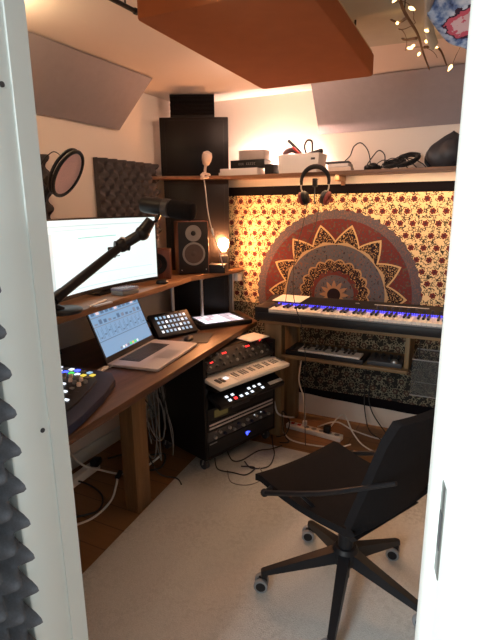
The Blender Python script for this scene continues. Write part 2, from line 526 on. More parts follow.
# ================================================================== SETTING
XL, XR, YF, YB, ZC = -2.05, 0.85, 0.62, 3.2, 2.23
struct(MB().box((XL - .1, YF - .12, -.08), (XR + .1, YB + .1, 0)).build('floor', FLOORM))
struct(MB().box((-2.2, -2.4, -.08), (1.4, YF - .12, -.0005)).build('floor_hall', FLOORM))
struct(MB().box((XL - .1, YF - .12, ZC), (XR + .1, YB + .1, ZC + .08)).build('ceiling', CEIL))
struct(MB().box((XL - .1, YF - .12, 0), (XL, YB + .1, ZC)).build('wall_left', WALL))
struct(MB().box((XL, YB, 0), (XR, YB + .1, ZC)).build('wall_back', WALL))
struct(MB().box((XR, YF - .12, 0), (XR + .1, YB + .1, ZC)).build('wall_right', WALL))
wf = MB(); wf.box((XL, .50, 0), (-.83, YF, ZC)); wf.box((.14, .50, 0), (XR, YF, ZC)); wf.box((-.83, .50, 2.04), (.14, YF, ZC))
struct(wf.build('wall_front', WALL))
b = MB(); b.box((XL, YF + .02, 0), (XL + .018, YB, .09), .004)
struct(b.build('baseboard_left', TRIM))
# left jamb with its stop strip and two screw holes
b = MB(); b.box((-.83, .497, 0), (-.69, YF, 2.04), .003); b.box((-.69, .580, 0), (-.6865, YF, 2.04))
b.mat(1)
for (yy, zz) in ((.562, 1.690), (.565, 1.105)):
    b.cyl((-.6905, yy, zz), (-.6880, yy, zz), .0045, n=12)
b.build('trim_1', [TRIM, DGREY])['kind'] = 'structure'
# right jamb: reveal turned slightly toward the hall, stop strip and strike plate
b = MB()
jd = Vector((.05, -.22)).normalized(); jn = Vector((-jd.y, jd.x)) * -1
b.prism([(-.024, YF), (.026, .40), (.14, .40), (.14, YF)], 0, 2.04)
q = [(-.033, YF), (-.0235, .578), (-.0145, .578), (-.024, YF)]
b.prism(q, 0, 2.04, bev=.002)
struct(b.build('trim_2', TRIM))
b = MB(); MJ = Matrix.Translation((-.0115, .565, 1.115)) @ RZ(math.atan2(-.05, .22) * -1)
b.box((-.0015, -.0135, -.062), (.001, .0095, .062), .001, M=MJ)
b.mat(1).box((-.0022, -.007, -.025), (-.0014, .004, .025), .0, M=MJ)
o = b.build('strike_plate', [mk('dull_strike_metal', (.20, .21, .20), .45, metal=.7), DGREY])
tag(o, 'dull grey metal strike plate on the right door jamb', 'strike plate')
# door leaf standing open on the left
b = MB(); b.box((-.762, -.32, .01), (-.7175, .488, 2.0), .003)
struct(b.build('door_1', TRIM))


def eggcrate(name, label, w, h, pitch, base, peak, M, mat, group=None, res=9):
    """foam sheet in local x (0..w), y (0..h), bumps toward +z"""
    nu, nv = int(w / pitch * res), int(h / pitch * res)

    def top(u, v):
        x, y = u * w, v * h
        a = math.sin(2 * PI * x / pitch) * math.sin(2 * PI * y / pitch)
        a = math.copysign(abs(a) ** .8, a)
        return (x, y, base + (peak - base) * (0.5 + 0.5 * a))
    o = MB().slab(top, lambda u, v: (u * w, v * h, 0), nu, nv, M).build(name, mat, sharp=80)
    return tag(o, label, 'foam panel', group)


# local x -> +y world, local y -> +z world, local z -> +x world
ML = Matrix(((0, 0, 1, 0), (1, 0, 0, 0), (0, 1, 0, 0), (0, 0, 0, 1)))
eggcrate('acoustic_foam_panel', 'grey egg-crate foam sheet on the open door at the near left', .765, 1.36, .068, .012, .066,
         TR(-.7165, -.277, .14) @ ML, FOAMD)
eggcrate('acoustic_foam_panel', 'square charcoal foam panel on the left wall above the wide monitor', .57, .50, .085, .012, .055,
         TR(XL + .001, 2.23, 1.29) @ ML, FOAM)
eggcrate('acoustic_foam_panel', 'dark foam panel mostly hidden by the jamb, beside the pop filter', .50, .50, .085, .012, .060,
         TR(XL + .001, 1.36, 1.27) @ ML, FOAM)

# rug
b = MB(); b.prism([(-1.345, .80), (-1.375, 1.30), (-1.445, 2.19), (-1.47, 2.62), (.78, 2.62), (.78, .64), (-1.335, .64)], .0005, .008, bev=.002)
o = tag(b.build('area_rug', RUGM), 'cream low-pile rug covering most of the wooden floor', 'rug')

# ================================================================== CEILING THINGS
# leaning grey absorbers, left and back
lo_, hi_ = Vector((XL + .015, 0, 1.965)), Vector((-1.772, 0, ZC - .006))
dl = (hi_ - lo_).normalized(); nl = Vector((-dl.z, 0, dl.x))
b = MB(); y0, y1 = .95, 2.462
vs = [p + Vector((0, yy, 0)) + nl * t for yy in (y0, y1) for t in (0, .03) for p in (lo_ + dl * (.012 if t else 0), hi_ - dl * (.035 if t else 0))]
b.add(vs, [(0, 1, 3, 2), (4, 6, 7, 5), (0, 4, 5, 1), (2, 3, 7, 6), (0, 2, 6, 4), (1, 5, 7, 3)])
tag(b.build('corner_absorber', GREYPANEL), 'grey cloth absorber leaning between left wall and ceiling', 'acoustic panel')
lo_, hi_ = Vector((0, YB - .004, 1.955)), Vector((0, 3.005, ZC - .006))
dl = (hi_ - lo_).normalized(); nl = Vector((0, dl.z, -dl.y))
b = MB(); x0, x1 = -1.005, .8
vs = [p + Vector((xx, 0, 0)) + nl * t for xx in (x0, x1) for t in (0, .03) for p in (lo_ + dl * (.03 if t else 0), hi_ - dl * (.03 if t else 0))]
b.add(vs, [(0, 1, 3, 2), (4, 6, 7, 5), (0, 4, 5, 1), (2, 3, 7, 6), (0, 2, 6, 4), (1, 5, 7, 3)])
tag(b.build('corner_absorber', GREYPANEL), 'grey cloth absorber leaning between back wall and ceiling', 'acoustic panel')

# orange ceiling cloud on four cords
t = thing('ceiling_cloud', 'thick rust-orange fabric cloud panel hanging below the ceiling', 'acoustic panel', (-.688, 1.682, 2.014), .02)
W2, D2 = .245, .464


def rrect(hx, hy, r, n=5):
    out = []
    for (cx, cy, a0) in ((hx - r, hy - r, 0), (-hx + r, hy - r, 90), (-hx + r, -hy + r, 180), (hx - r, -hy + r, 270)):
        for i in range(n + 1):
            a = math.radians(a0 + 90 * i / n); out.append((cx + r * math.cos(a), cy + r * math.sin(a)))
    return out


b = MB(); b.prism(rrect(W2, D2, .022), 0, .078, bev=.006); b.build('fabric_panel', ORANGE, t)
b = MB(); b.prism(rrect(W2 - .006, D2 - .006, .022), .078, .088); b.build('top_frame', mk('pale_frame_wood', (.55, .42, .22), .6), t)
for sx in (-1, 1):
    for sy in (-1, 1):
        MB().cyl((sx * .18, sy * .38, .088), (sx * .18, sy * .38, .216), .004, n=8).build('hanging_cord', BLACK, t)

# ceiling spot beyond the cloud and round ceiling lamp near the door
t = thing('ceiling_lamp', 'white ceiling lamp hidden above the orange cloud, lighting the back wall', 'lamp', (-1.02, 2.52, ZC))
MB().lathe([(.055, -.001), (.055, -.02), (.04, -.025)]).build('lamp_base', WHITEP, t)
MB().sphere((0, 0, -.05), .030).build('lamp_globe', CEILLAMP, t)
t = thing('ceiling_lamp', 'round ceiling lamp near the door, out of sight above the opening', 'lamp', (-1.60, 1.28, ZC))
MB().lathe([(.07, -.001), (.07, -.02), (.05, -.025)]).build('lamp_base', WHITEP, t)
MB().cyl((0, 0, -.02), (0, 0, -.05), .008, n=10).build('lamp_stem', WHITEP, t)
MB().sphere((0, 0, -.085), .04).build('lamp_globe', CEILLAMP2, t)
# black rod under the ceiling at the cloud's left
b = MB(); b.cyl((-1.19, 1.28, 2.185), (-1.175, 1.555, 2.182), .008, n=10); b.cyl((-1.175, 1.545, 2.182), (-1.175, 1.558, 2.182), .011, n=10)
t = thing('hanging_rod', 'thin black rod hung under the ceiling, left of the orange cloud', 'rod')
b.build('rod', BLACK, t)
MB().cyl((-1.186, 1.34, 2.19), (-1.186, 1.34, ZC), .003, n=6).build('hook', BLACK, t)
MB().cyl((-1.179, 1.50, 2.19), (-1.179, 1.50, ZC), .003, n=6).build('hook', BLACK, t)

# beige sheet stretched under the ceiling
b = MB()
def sheet(u, v, dz=0):
    x = -.72 + u * 1.40; y = 1.15 + v * (1.27 + .16 * u)
    return (x, y, 2.212 - .010 * math.sin(PI * u * 3) * math.sin(PI * v) - .006 * math.sin(9 * v) + dz)
b.slab(lambda u, v: sheet(u, v, .004), lambda u, v: sheet(u, v), 30, 24)
tag(b.build('ceiling_sheet', BEIGECLOTH, sharp=80), 'beige cloth sheet stretched flat under the ceiling right of the cloud', 'cloth')
# hanging strip of the same cloth
b = MB()
def strip(u, v, d=0):
    return (-.255 + .03 * u + .012 * math.sin(6 * v), 1.70 + .58 * v + d, 2.185 - .065 * v ** 2 - .012 * math.sin(PI * u) + .02 * u)
b.slab(lambda u, v: strip(u, v), lambda u, v: strip(u, v, .004), 6, 20)
tag(b.build('cloth_strip', BEIGECLOTH, sharp=80), 'narrow beige cloth strip hanging between twigs and tie-dye cloth', 'cloth')
# tie-dyed cloth swag
def swag(u, v, d=0):
    x = -.262 + u * .52
    drop = .235 * max(0.0, math.sin(PI * min(1, .04 + u * .96))) ** .55
    y = 1.93 + .06 * v + .05 * math.sin(PI * v) + .012 * math.sin(x * 40 + v * 4)
    return (x + .02 * v, y + d, 2.226 - drop * v ** .9 - .004 * math.sin(x * 60))
b = MB(TR(.13, -1.95, -2.20))
b.slab(lambda u, v: swag(u, v), lambda u, v: swag(u, v, .006), 40, 24)
o = b.build('hanging_cloth', TIEDYE, sharp=80, loc=(-.13, 1.95, 2.20))
tag(o, 'blue and pink tie-dye cloth sagging from the ceiling at top right', 'cloth')
# twig with fairy lights
t = thing('twig_branch', 'dry brown twig under the ceiling beside the tie-dye cloth', 'branch', (-.31, 2.1, 2.16))
b = MB()
b.tube([(.0, -.45, .035), (-.004, -.20, .0), (.01, .10, .0), (.008, .33, -.01), (.022, .48, -.045)], lambda q: .0065 - .003 * q, 8, 6)
b.build('stem', TWIG, t)
for pts in ([(.0, .15, .0), (-.06, .25, .03), (-.09, .30, .06)], [(.02, .25, -.01), (.07, .33, .0), (.10, .42, -.05)], [(-.002, -.1, 0), (-.05, .0, .02), (-.09, .03, .05)]):
    MB().tube(pts, lambda q: .006 - .003 * q, 7, 5).build('side_twig', TWIG, t)
MB().cyl((0, -.18, .0), (0, -.18, .05), .002, n=6).build('tie', BLACK, t)
t = thing('fairy_lights', 'string of tiny warm lights wound on the twig under the ceiling', 'string lights', (-.31, 2.1, 2.16))
wire = []
for i in range(46):
    q = i / 45
    wire.append((.02 * math.sin(q * 21) + (.06 * math.sin(q * 7) if q > .4 else 0), -.42 + .86 * q, .012 + .018 * math.cos(q * 21) - .012 * q))
MB().tube(wire, .0012, 5, 2).build('wire', TWIG, t)
LP = [(-.005, -.30, .0), (.02, -.22, -.01), (-.05, -.02, .012), (.045, .03, -.01), (.03, .20, .0), (-.015, .22, -.005), (.0, .28, -.02), (-.05, .26, .0), (.055, .24, -.012)]
for p in LP:
    M = TR(*p) @ Euler((random.uniform(1.8, 2.8), random.uniform(-.6, .6), random.uniform(0, 6))).to_matrix().to_4x4()
    MB().lathe([(.0025, 0), (.005, .004), (.0055, .012), (.003, .02), (.0008, .024)], M, 8).build('light_bulb', LED_WARM, t)
t = thing('fairy_light', 'single warm fairy light drooping beside the right jamb under the ceiling', 'string lights', (-.172, 2.3, 2.05))
MB().tube([(0, 0, .0), (.01, .02, .04), (.03, .04, .10), (.02, .1, .178)], .0012, 5, 5).build('wire', TWIG, t)
MB().lathe([(.0025, 0), (.006, .004), (.0065, .014), (.003, .024), (.0008, .03)], TR(0, 0, .005) @ Euler((2.7, .45, 0)).to_matrix().to_4x4(), 8).build('light_bulb', LED_WARM, t)

# ================================================================== BACK WALL
# tapestry
TC = Vector((-.868, 3.178, .912))
def tap(u, v, d=0):
    x = -1.69 + u * 2.45; z = .155 + v * (1.640 - .155) + .012 * math.sin(u * 9) * (1 - v)
    return (x - TC.x, .004 * math.sin(x * 9 + z * 2) + .003 * math.sin(x * 23) + d, z - TC.z)
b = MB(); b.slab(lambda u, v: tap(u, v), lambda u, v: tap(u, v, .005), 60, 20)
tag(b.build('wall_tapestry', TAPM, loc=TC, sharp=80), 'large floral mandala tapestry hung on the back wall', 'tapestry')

# long wall shelf with its lip, brackets and light strip
t = thing('wall_shelf', 'long wooden shelf along the back wall above the tapestry', 'shelf')
b = MB(); b.prism([(XL + .005, 2.72), (-1.99, 2.72), (-1.545, 2.965), (.83, 2.965), (.83, YB - .003), (XL + .005, YB - .003)], 1.690, 1.708, bev=.002)
b.build('shelf_board', SHELFX, t)
b = MB(); b.box((-1.54, 2.966, 1.683), (.83, 2.976, 1.690), .001); b.build('front_lip', SHELFX, t)
for xx in (-.83, .35):
    b = MB(); b.box((xx - .012, 3.02, 1.655), (xx + .012, YB - .003, 1.690), .002); b.box((xx - .012, 3.165, 1.632), (xx + .012, YB - .003, 1.655), .002)
    b.build('bracket', SHELFX, t)
b = MB(); b.box((-1.45, 2.978, 1.6865), (.75, 2.996, 1.6895)); b.build('light_strip', STRIP, t)

# grey box, black box, papers
def shelf_box(name, lab, cat, x0, x1, y0, y1, h, mat, rz=0, z=1.7085, bev=.003, **kw):
    cx, cy = (x0 + x1) / 2, (y0 + y1) / 2
    b = MB(); b.box((-(x1 - x0) / 2, -(y1 - y0) / 2, 0), ((x1 - x0) / 2, (y1 - y0) / 2, h), bev)
    o = b.build(name, mat, loc=(cx, cy, z)); o.rotation_euler = (0, 0, rz)
    return tag(o, lab, cat, **kw)


shelf_box('paper_stack', 'loose white paper sheets flat under the black box on the wall shelf', 'papers', -1.665, -1.36, 2.985, 3.13, .045, PAPER, .06, bev=.001)
t = thing('black_box', 'flat black boxed unit with faint pale lettering on the wall shelf', 'box', (-1.435, 3.07, 1.7545))
MB().box((-.125, -.062, 0), (.125, .062, .052), .003).build('case', BLACK, t)
b = MB()
for i in range(9):
    if i in (3,): continue
    x = -.062 + i * .014
    b.box((x, -.0632, .020), (x + .0022, -.0622, .033)); b.box((x + .0035, -.0632, .020), (x + .0085, -.0622, .0225)); b.box((x + .0035, -.0632, .0305), (x + .0085, -.0622, .033))
b.build('lettering', MGREY, t)
shelf_box('grey_box', 'taller pale grey carton on top of the black box', 'box', -1.50, -1.315, 3.015, 3.11, .060, GREYBOX, .03, z=1.807)
shelf_box('black_case', 'small black case beside the boxes on the wall shelf', 'case', -1.300, -1.235, 2.99, 3.12, .062, BLACK, -.05)

t = thing('light_bar', 'slim warm light bar lying at the back of the wall shelf behind the boxes', 'lamp', (-1.27, 3.148, 1.7085))
b = MB(); b.add([(-.26, -.008, 0), (-.26, .014, 0), (-.26, .004, .018), (-.26, -.008, .018), (.26, -.008, 0), (.26, .014, 0), (.26, .004, .018), (.26, -.008, .018)], [(0, 1, 2, 3), (7, 6, 5, 4), (0, 4, 5, 1), (2, 6, 7, 3), (0, 3, 7, 4), (1, 5, 6, 2)]); b.build('housing', WHITEP, t)
b = MB(); b.add([(-.255, .0142, .002), (.255, .0142, .002), (.255, .0057, .0175), (-.255, .0057, .0175), (-.255, .0130, .0015), (.255, .0130, .0015), (.255, .0045, .017), (-.255, .0045, .017)], [(0, 1, 2, 3), (7, 6, 5, 4), (0, 4, 5, 1), (1, 5, 6, 2), (2, 6, 7, 3), (3, 7, 4, 0)]); b.build('light_lens', LIGHTBAR, t)
# white bin full of headset bits
t = thing('storage_bin', 'white plastic bin of headset parts and straps on the wall shelf', 'bin', (-1.075, 3.075, 1.7085))
b = MB(); hx, hy, h = .137, .085, .115
def ring(z, k): return [(-hx * k, -hy * k, z), (hx * k, -hy * k, z), (hx * k, hy * k, z), (-hx * k, hy * k, z)]
vs = ring(0, .93) + ring(h, 1.0) + ring(h, .96) + ring(.006, .89)
fs = [(0, 1, 2, 3)] + [(i, (i + 1) % 4, 4 + (i + 1) % 4, 4 + i) for i in range(4)] + [(4 + i, 4 + (i + 1) % 4, 8 + (i + 1) % 4, 8 + i) for i in range(4)] + [(8 + i, 8 + (i + 1) % 4, 12 + (i + 1) % 4, 12 + i) for i in range(4)] + [(12, 13, 14, 15)]
b.add(vs, fs); b.build('bin_shell', WHITEP, t, sharp=20)
MB().box((.085, -hy - .0015, .075), (.112, -hy * .985, .088), .002).build('grip_hole', DGREY, t)
def tube_thing(name, lab, cat, pts, r, mat, n=8, sm=8, closed=False, group=None):
    return tag(MB().tube(pts, r, n, sm, closed).build(name, mat), lab, cat, group)
BX, BY, BZ = -1.075, 3.06, 1.8
tube_thing('headband', 'thick black headband sticking up at a slant from the white bin', 'headband', [(BX - .02, BY, BZ - .03), (BX + .0, BY, BZ + .02), (BX - .05, BY + .01, BZ + .075), (BX - .095, BY + .01, BZ + .115)], .010, BLACK)
tube_thing('strap', 'black strap looping up out of the white bin', 'strap', [(BX + .06, BY, BZ - .03), (BX + .02, BY, BZ + .06), (BX + .035, BY, BZ + .105), (BX + .065, BY, BZ + .10), (BX + .07, BY, BZ + .06), (BX + .06, BY + .03, BZ - .01)], .006, BLACK)
b = MB(); b.obox((BX + .085, BY, BZ + .028), (.11, .03, .03), (0, -.25, .1), .01)
tag(b.build('headset_pad', BLACK), 'black headset pad resting on the right rim of the white bin', 'headset')
b = MB(); b.torus((BX - .062, BY - .01, BZ + .018), .045, .018, (.3, -.8, .5))
tag(b.build('ear_cushion', mk('mauve_cushion', (.16, .09, .10), .7)), 'round mauve ear cushion lying in the left of the white bin', 'ear cushion')
b = MB(); b.obox((BX - .015, BY - .02, BZ + .035), (.10, .022, .014), (0, .75, 0), .006)
tag(b.build('red_strap', RED), 'short red strap lying across the white bin', 'strap')

# headphones hanging on a hook under the shelf edge
t = thing('headphones', 'black headphones with red pads hanging from the wall shelf', 'headphones', (-.945, 2.945, 1.64))
b = MB(); arc = [(.088 * math.cos(a), 0, .01 + .088 * math.sin(a)) for a in [math.radians(d) for d in range(-12, 193, 12)]]
b.tube(arc, lambda q: .009 + .006 * math.sin(PI * q), 10); b.build('headband', BLACK, t)
for sx in (-1, 1):
    MB().tube([(sx * .087, 0, .0), (sx * .088, 0, -.03), (sx * .076, 0, -.06)], .0045, 8, 4).build('yoke', STEEL, t)
    Mx = TR(sx * .062, 0, -.085) @ Euler((0, sx * -1.25, 0)).to_matrix().to_4x4()
    MB().lathe([(.001, .022), (.03, .02), (.041, .010), (.043, 0), (.043, -.010), (.04, -.012)], Mx).build('ear_cup', BLACK, t)
    b = MB(); Rr = .030; b.tube([(Rr * math.cos(2 * PI * i / 24), Rr * 1.15 * math.sin(2 * PI * i / 24), -.020) for i in range(24)], .013, 10, closed=True, M=Mx)
    b.build('ear_pad', REDCLOTH, t)
t = thing('headphone_hook', 'small black hook under the shelf edge holding the headphones', 'hook', (-.945, 2.945, 1.668))
b = MB(); b.box((-.014, -.012, -.05), (.014, .012, .0), .003); b.box((-.010, -.02, -.010), (.010, .034, 0), .003); b.build('hook_block', BLACK, t)
MB().cyl((0, 0, -.05), (0, 0, -.15), .004, n=8).build('hook_stem', DGREY, t)
tube_thing('headphone_cable', 'long thin black cable falling from the headphones across the keyboard', 'cable',
           [(-.985, 2.93, 1.54), (-1.0, 2.90, 1.40), (-1.03, 2.84, 1.20), (-1.0, 2.74, 1.0), (-.965, 2.712, .885), (-.93, 2.70, .80), (-.90, 2.70, .60), (-.90, 2.70, .35), (-.88, 2.68, .02)], .0025, CABLEB, 6)
tube_thing('headphone_cable', 'short thin black cable falling from the headphones to the keyboard left end', 'cable',
           [(-.905, 2.93, 1.54), (-.93, 2.88, 1.35), (-1.06, 2.86, 1.10), (-1.085, 2.84, .93), (-1.08, 2.83, .905)], .002, CABLEB, 6)

# books and cable clutter at the right of the shelf
shelf_box('book', 'cream softcover book, lower of two lying left of the coiled cable', 'book', -.885, -.745, 3.0, 3.11, .024, CREAM, .05)
shelf_box('book', 'pale book with dark edge, middle of the flat pile on the wall shelf', 'book', -.88, -.755, 3.0, 3.10, .020, PAPER, -.04, z=1.7335)
shelf_box('tablet', 'thin dark slate tablet on top of the two flat books', 'tablet', -.905, -.76, 3.0, 3.10, .012, DGREY, .1, z=1.7545)
def coil(cx, cy, z0, R, turns, r, mat, name, lab, sq=1.0, tall=.0, tilt=0.0):
    pts = []
    N = turns * 14
    for i in range(N + 1):
        a = 2 * PI * i / 14; rr = R * (1 + .18 * math.sin(i * 1.7))
        pts.append((cx + rr * math.cos(a), cy + sq * rr * math.sin(a) * math.cos(tilt), z0 + r + abs(tall * (.5 + .5 * math.sin(a + .3))) + .004 * (i / 14)))
    return tag(MB().tube(pts, r, 6, 2).build(name, mat), lab, 'cable')


tube_thing('looped_cable', 'black cable standing in high loops just right of the books', 'cable',
           [(-.79, 3.05, 1.772), (-.76, 3.05, 1.80), (-.74, 3.05, 1.85), (-.70, 3.06, 1.87), (-.655, 3.06, 1.82), (-.64, 3.06, 1.74), (-.67, 3.05, 1.715), (-.63, 3.05, 1.78), (-.59, 3.05, 1.82), (-.555, 3.05, 1.79), (-.56, 3.05, 1.73), (-.60, 3.04, 1.713)], .0035, CABLEB, 7)
coil(-.50, 3.06, 1.709, .055, 5, .005, CABLEB, 'coiled_cable', 'low coil of black cable in the middle of the clutter on the shelf', 1.0, .04)
coil(-.43, 3.06, 1.712, .062, 6, .005, CABLEB, 'coiled_cable', 'black cable coil with arched loops beside the crumpled pouch', 1.0, .065)
b = MB()
for (dx, dz, s) in ((-.05, .02, .022), (0, .03, .026), (.045, .018, .02), (.02, .02, .022)):
    b.sphere((-.615 + dx * .5, 3.03 + dx * .3, 1.709 + dz * .7), s, (1.2, 1, .8), 8)
tag(b.build('adapter_lump', BLACK), 'small black adapter at the foot of the standing cable loops', 'adapter')
def bag(u, v):
    a = 2 * PI * u; q = v
    prof = math.sin(PI * min(1, .08 + q * .92)) ** .55
    r = .100 * prof * (1 + .13 * math.sin(5 * a + 3 * q) + .08 * math.sin(9 * a + 7 * q))
    return (r * math.cos(a) * 1.05 + .045 * q * q, r * math.sin(a) * .75, (.175 * q) * (1 + .12 * math.sin(a)))
b = MB(TR(-.235, 3.07, 1.709)); b.grid(bag, 36, 14)
tag(b.build('black_bag', DGREY, sharp=60), 'crumpled black pouch at the right end of the wall shelf', 'bag')
tube_thing('bag_strap', 'black strap bulging out left of the crumpled pouch', 'strap', [(-.305, 3.07, 1.715), (-.325, 3.06, 1.75), (-.30, 3.05, 1.775), (-.285, 3.06, 1.76)], .010, BLACK)

# ================================================================== CORNER: black absorbers
CA = math.atan2(.215, .42)
def corner_panel(name, lab, z, h, w=.455, inner=True, off=0.0):
    t = thing(name, lab, 'acoustic panel', (-1.758 + off, 2.905, z), CA)
    b = MB(); b.box((-w / 2, 0, 0), (w / 2, .065, h), .004); b.build('panel_body', BLACKP, t)
    b = MB(); b.box((-w / 2 + .035, -.004, .02), (w / 2 - .03, 0, h - .02), .0015); b.build('front_board', BLACKP, t)
    return t
corner_panel('bass_trap', 'glossy black corner panel standing on the wall shelf', 1.7085, .375, off=-.018)
corner_panel('bass_trap', 'black corner panel on the desk shelf behind the monitor speaker', 1.0715, .612, .44, off=-.012)
corner_panel('bass_trap', 'black board on the desk below the shelf with steel legs', .7405, .290, .40)
b = MB(TR(-1.785, 2.905, 2.085) @ RZ(CA))
b.box((-.145, .0, .0), (.145, .06, .013), .002)
for i in range(5):
    z0 = .013 + i * .0255
    y = .004 if i % 2 else .010
    b.add([(-.145 + .004 * (i % 2), .012, z0), (.145, .012, z0), (.145, .06, z0), (-.145, .06, z0), (-.145, .0, z0 + .011), (.145, .0, z0 + .011), (.145, .012, z0 + .0255), (-.145, .012, z0 + .0255), (.145, .06, z0 + .0255), (-.145, .06, z0 + .0255)],
          [(0, 1, 5, 4), (4, 5, 6, 7), (7, 6, 8, 9), (9, 8, 2, 3), (3, 2, 1, 0), (0, 4, 7, 9, 3), (1, 2, 8, 6, 5)])
tag(b.build('ridged_block', BLACKP), 'small black ridged block on top of the upper corner panel', 'acoustic block')

# white clip lamp on the shelf end with its cord and switch
t = thing('clip_lamp', 'small white lamp head clipped to the shelf before the black panel', 'lamp', (-1.612, 2.925, 1.708))
b = MB(); Mx = TR(-.055, -.06, .07) @ Euler((.25, .35, 0)).to_matrix().to_4x4()
b.lathe([(.006, -.012), (.022, .0), (.032, .03), (.034, .055), (.028, .075), (.012, .085), (.0, .086)], Mx); b.build('lamp_head', CREAM, t)
MB().tube([(-.055, -.062, .065), (-.062, -.06, .04), (-.066, -.055, .015)], .009, 8, 4).build('neck', CREAM, t)
b = MB(); b.obox((-.062, -.045, .010), (.05, .07, .014), (0, .2, .4), .004); b.obox((-.058, -.075, -.016), (.055, .05, .012), (0, -.15, .4), .004); b.sphere((-.07, -.085, -.002), .015, n=8); b.build('clip', CREAM, t)
t = thing('lamp_cord', 'thin white cord with switch running from clip lamp to the lit bulb', 'cord')
MB().tube([(-1.665, 2.83, 1.69), (-1.60, 2.74, 1.60), (-1.565, 2.70, 1.48), (-1.530, 2.69, 1.355), (-1.505, 2.73, 1.22), (-1.515, 2.80, 1.12), (-1.575, 2.94, 1.082)], .0032, 7, 8).build('cable', CABLEW, t)
b = MB(); b.obox((-1.529, 2.692, 1.35), (.014, .014, .05), (0, -.25, 0), .005); b.build('switch', WHITEP, t)

# ================================================================== DESK
t = thing('desk', 'dark walnut desk along the left wall with a square wooden leg', 'desk')
b = MB(); b.prism([(-1.195, .78), (-1.205, 1.08), (-1.33, 2.82), (-1.328, 2.93), (-1.40, 3.0), (-1.60, 3.19), (XL + .006, 3.19), (XL + .006, .78)], .705, .74, bev=.003)
b.build('desktop', DESKW, t)
MB().box((-1.500, 1.675, .001), (-1.418, 1.785, .705), .004).build('leg', POSTW, t)
MB().box((-2.03, 2.95, .001), (-1.95, 3.05, .705), .004).build('leg', POSTW, t)
MB().box((-2.02, .82, .001), (-1.94, .92, .705), .004).build('leg', POSTW, t)

# riser shelf on steel legs
t = thing('desk_shelf', 'oak riser shelf on steel legs standing on the desk', 'shelf')
b = MB(); b.prism([(-1.49, .95), (-1.515, 1.35), (-1.592, 2.19), (-1.645, 2.60), (-1.585, 2.90), (-1.55, 3.12), (-1.55, 3.18), (XL + .006, 3.18), (XL + .006, .95)], 1.04, 1.07, bev=.003)
b.build('shelf_board', SHELFW, t)
for (x, y) in ((-1.69, 2.45), (-1.665, 2.76), (-1.60, 3.09), (-1.64, 3.13), (-1.60, 1.0)):
    b = MB(); b.cyl((x, y, .7405), (x, y, 1.04), .011, n=14); b.cyl((x, y, .7405), (x, y, .748), .02, n=16); b.cyl((x, y, 1.031), (x, y, 1.04), .02, n=16); b.build('leg', STEEL, t)
MB().box((-1.625, 3.10, .975), (-1.560, 3.178, 1.0395), .003).build('end_block', WHITEP, t)

# ---------------- ultrawide monitor
t = thing('monitor', 'wide curved monitor with a bright white screen on the desk shelf', 'monitor')
A0, A1 = Vector((-1.612, 1.395)), Vector((-1.668, 2.285))
mid = (A0 + A1) / 2; dr = (A1 - A0); wn = dr.length; dr.normalize(); nv = Vector((dr.y, -dr.x))  # toward the user
SAG = .062
def mon(u, z, off=0.0):
    a = A0 + dr * (wn * u); bow = SAG * (1 - (2 * u - 1) ** 2)
    p = a - nv * bow + nv * off
    return (p.x, p.y, z)
ZB, ZT = 1.0965, 1.460
b = MB(); b.slab(lambda u, v: mon(u, ZB + (ZT - ZB) * v, .0), lambda u, v: mon(u, ZB + (ZT - ZB) * v, -.022), 28, 2)
b.build('bezel', BLACK, t)
b = MB(); b.grid(lambda u, v: mon(.011 + u * .978, ZB + .018 + (ZT - ZB - .026) * v, .0012), 28, 1)
b.mat(1)
for (ua, ub, za, zb, mi) in ((.05, .98, .325, .331, 2), (.12, .60, .308, .312, 2), (.34, .66, .268, .272, 1), (.10, .20, .20, .203, 2), (.3, .95, .09, .093, 2), (.02, .98, .035, .039, 2), (.06, .12, .05, .30, 2)):
    b.mat(mi); b.grid(lambda u, v: mon(ua + (ub - ua) * u, ZB + za + (zb - za) * v, .0020), 16, 1)
b.build('screen', [SCR_WHITE, SCR_LINE, SCR_PALE], t)
b = MB(); mc = Vector(mon(.62, 1.2, -.05)); b.box((mc.x - .02, mc.y - .03, 1.08), (mc.x + .02, mc.y + .03, 1.30), .006); b.box((mc.x - .01, mc.y - .03, 1.25), (mc.x + .055, mc.y + .03, 1.31), .006)
b.build('stand_neck', BLACK, t)
b = MB(); b.prism([(mc.x - .10, mc.y - .11), (mc.x + .05, mc.y - .11), (mc.x + .05, mc.y + .11), (mc.x - .10, mc.y + .11)], 1.0705, 1.080, bev=.003); b.build('stand_foot', BLACK, t)

# ---------------- boom arm, microphone, pop filter
t = thing('boom_arm', 'black jointed microphone boom arm on a round base before the monitor', 'boom arm', (-1.565, 1.46, 1.0705))
MB().lathe([(.072, 0), (.077, .004), (.077, .014), (.066, .021), (.02, .0225), (0, .0225)]).build('round_base', BLACK, t)
O = Vector((-1.565, 1.46, 1.0705))
P0 = Vector((-1.553, 1.40, 1.138)) - O; P1 = Vector((-1.482, 1.76, 1.335)) - O; P2 = Vector((-1.412, 1.825, 1.388)) - O; P3 = Vector((-1.385, 1.86, 1.446)) - O
b = MB(); b.tube([(0.015, -.02, .018), (.0, -.05, .040), tuple(P0)], .014, 10, 5); b.build('pivot_post', BLACKM, t)
b = MB(); dA = (P1 - P0).normalized(); b.cyl(P0, P1, .0215, .0195, 16); b.cyl(P0, P0 + dA * .05, .025, .023, 16); b.build('lower_tube', BLACKM, t)
b = MB(); b.sphere(P1, .032, n=10); b.cyl(P1 + Vector((-.02, -.028, 0)), P1 + Vector((.02, .028, -.004)), .022, n=14); b.build('elbow_joint', BLACK, t)
b = MB(); pc = P1 + dA * .016; b.cyl(pc, pc + dA * .006, .0325, n=20); b.build('pale_collar', CREAM, t)
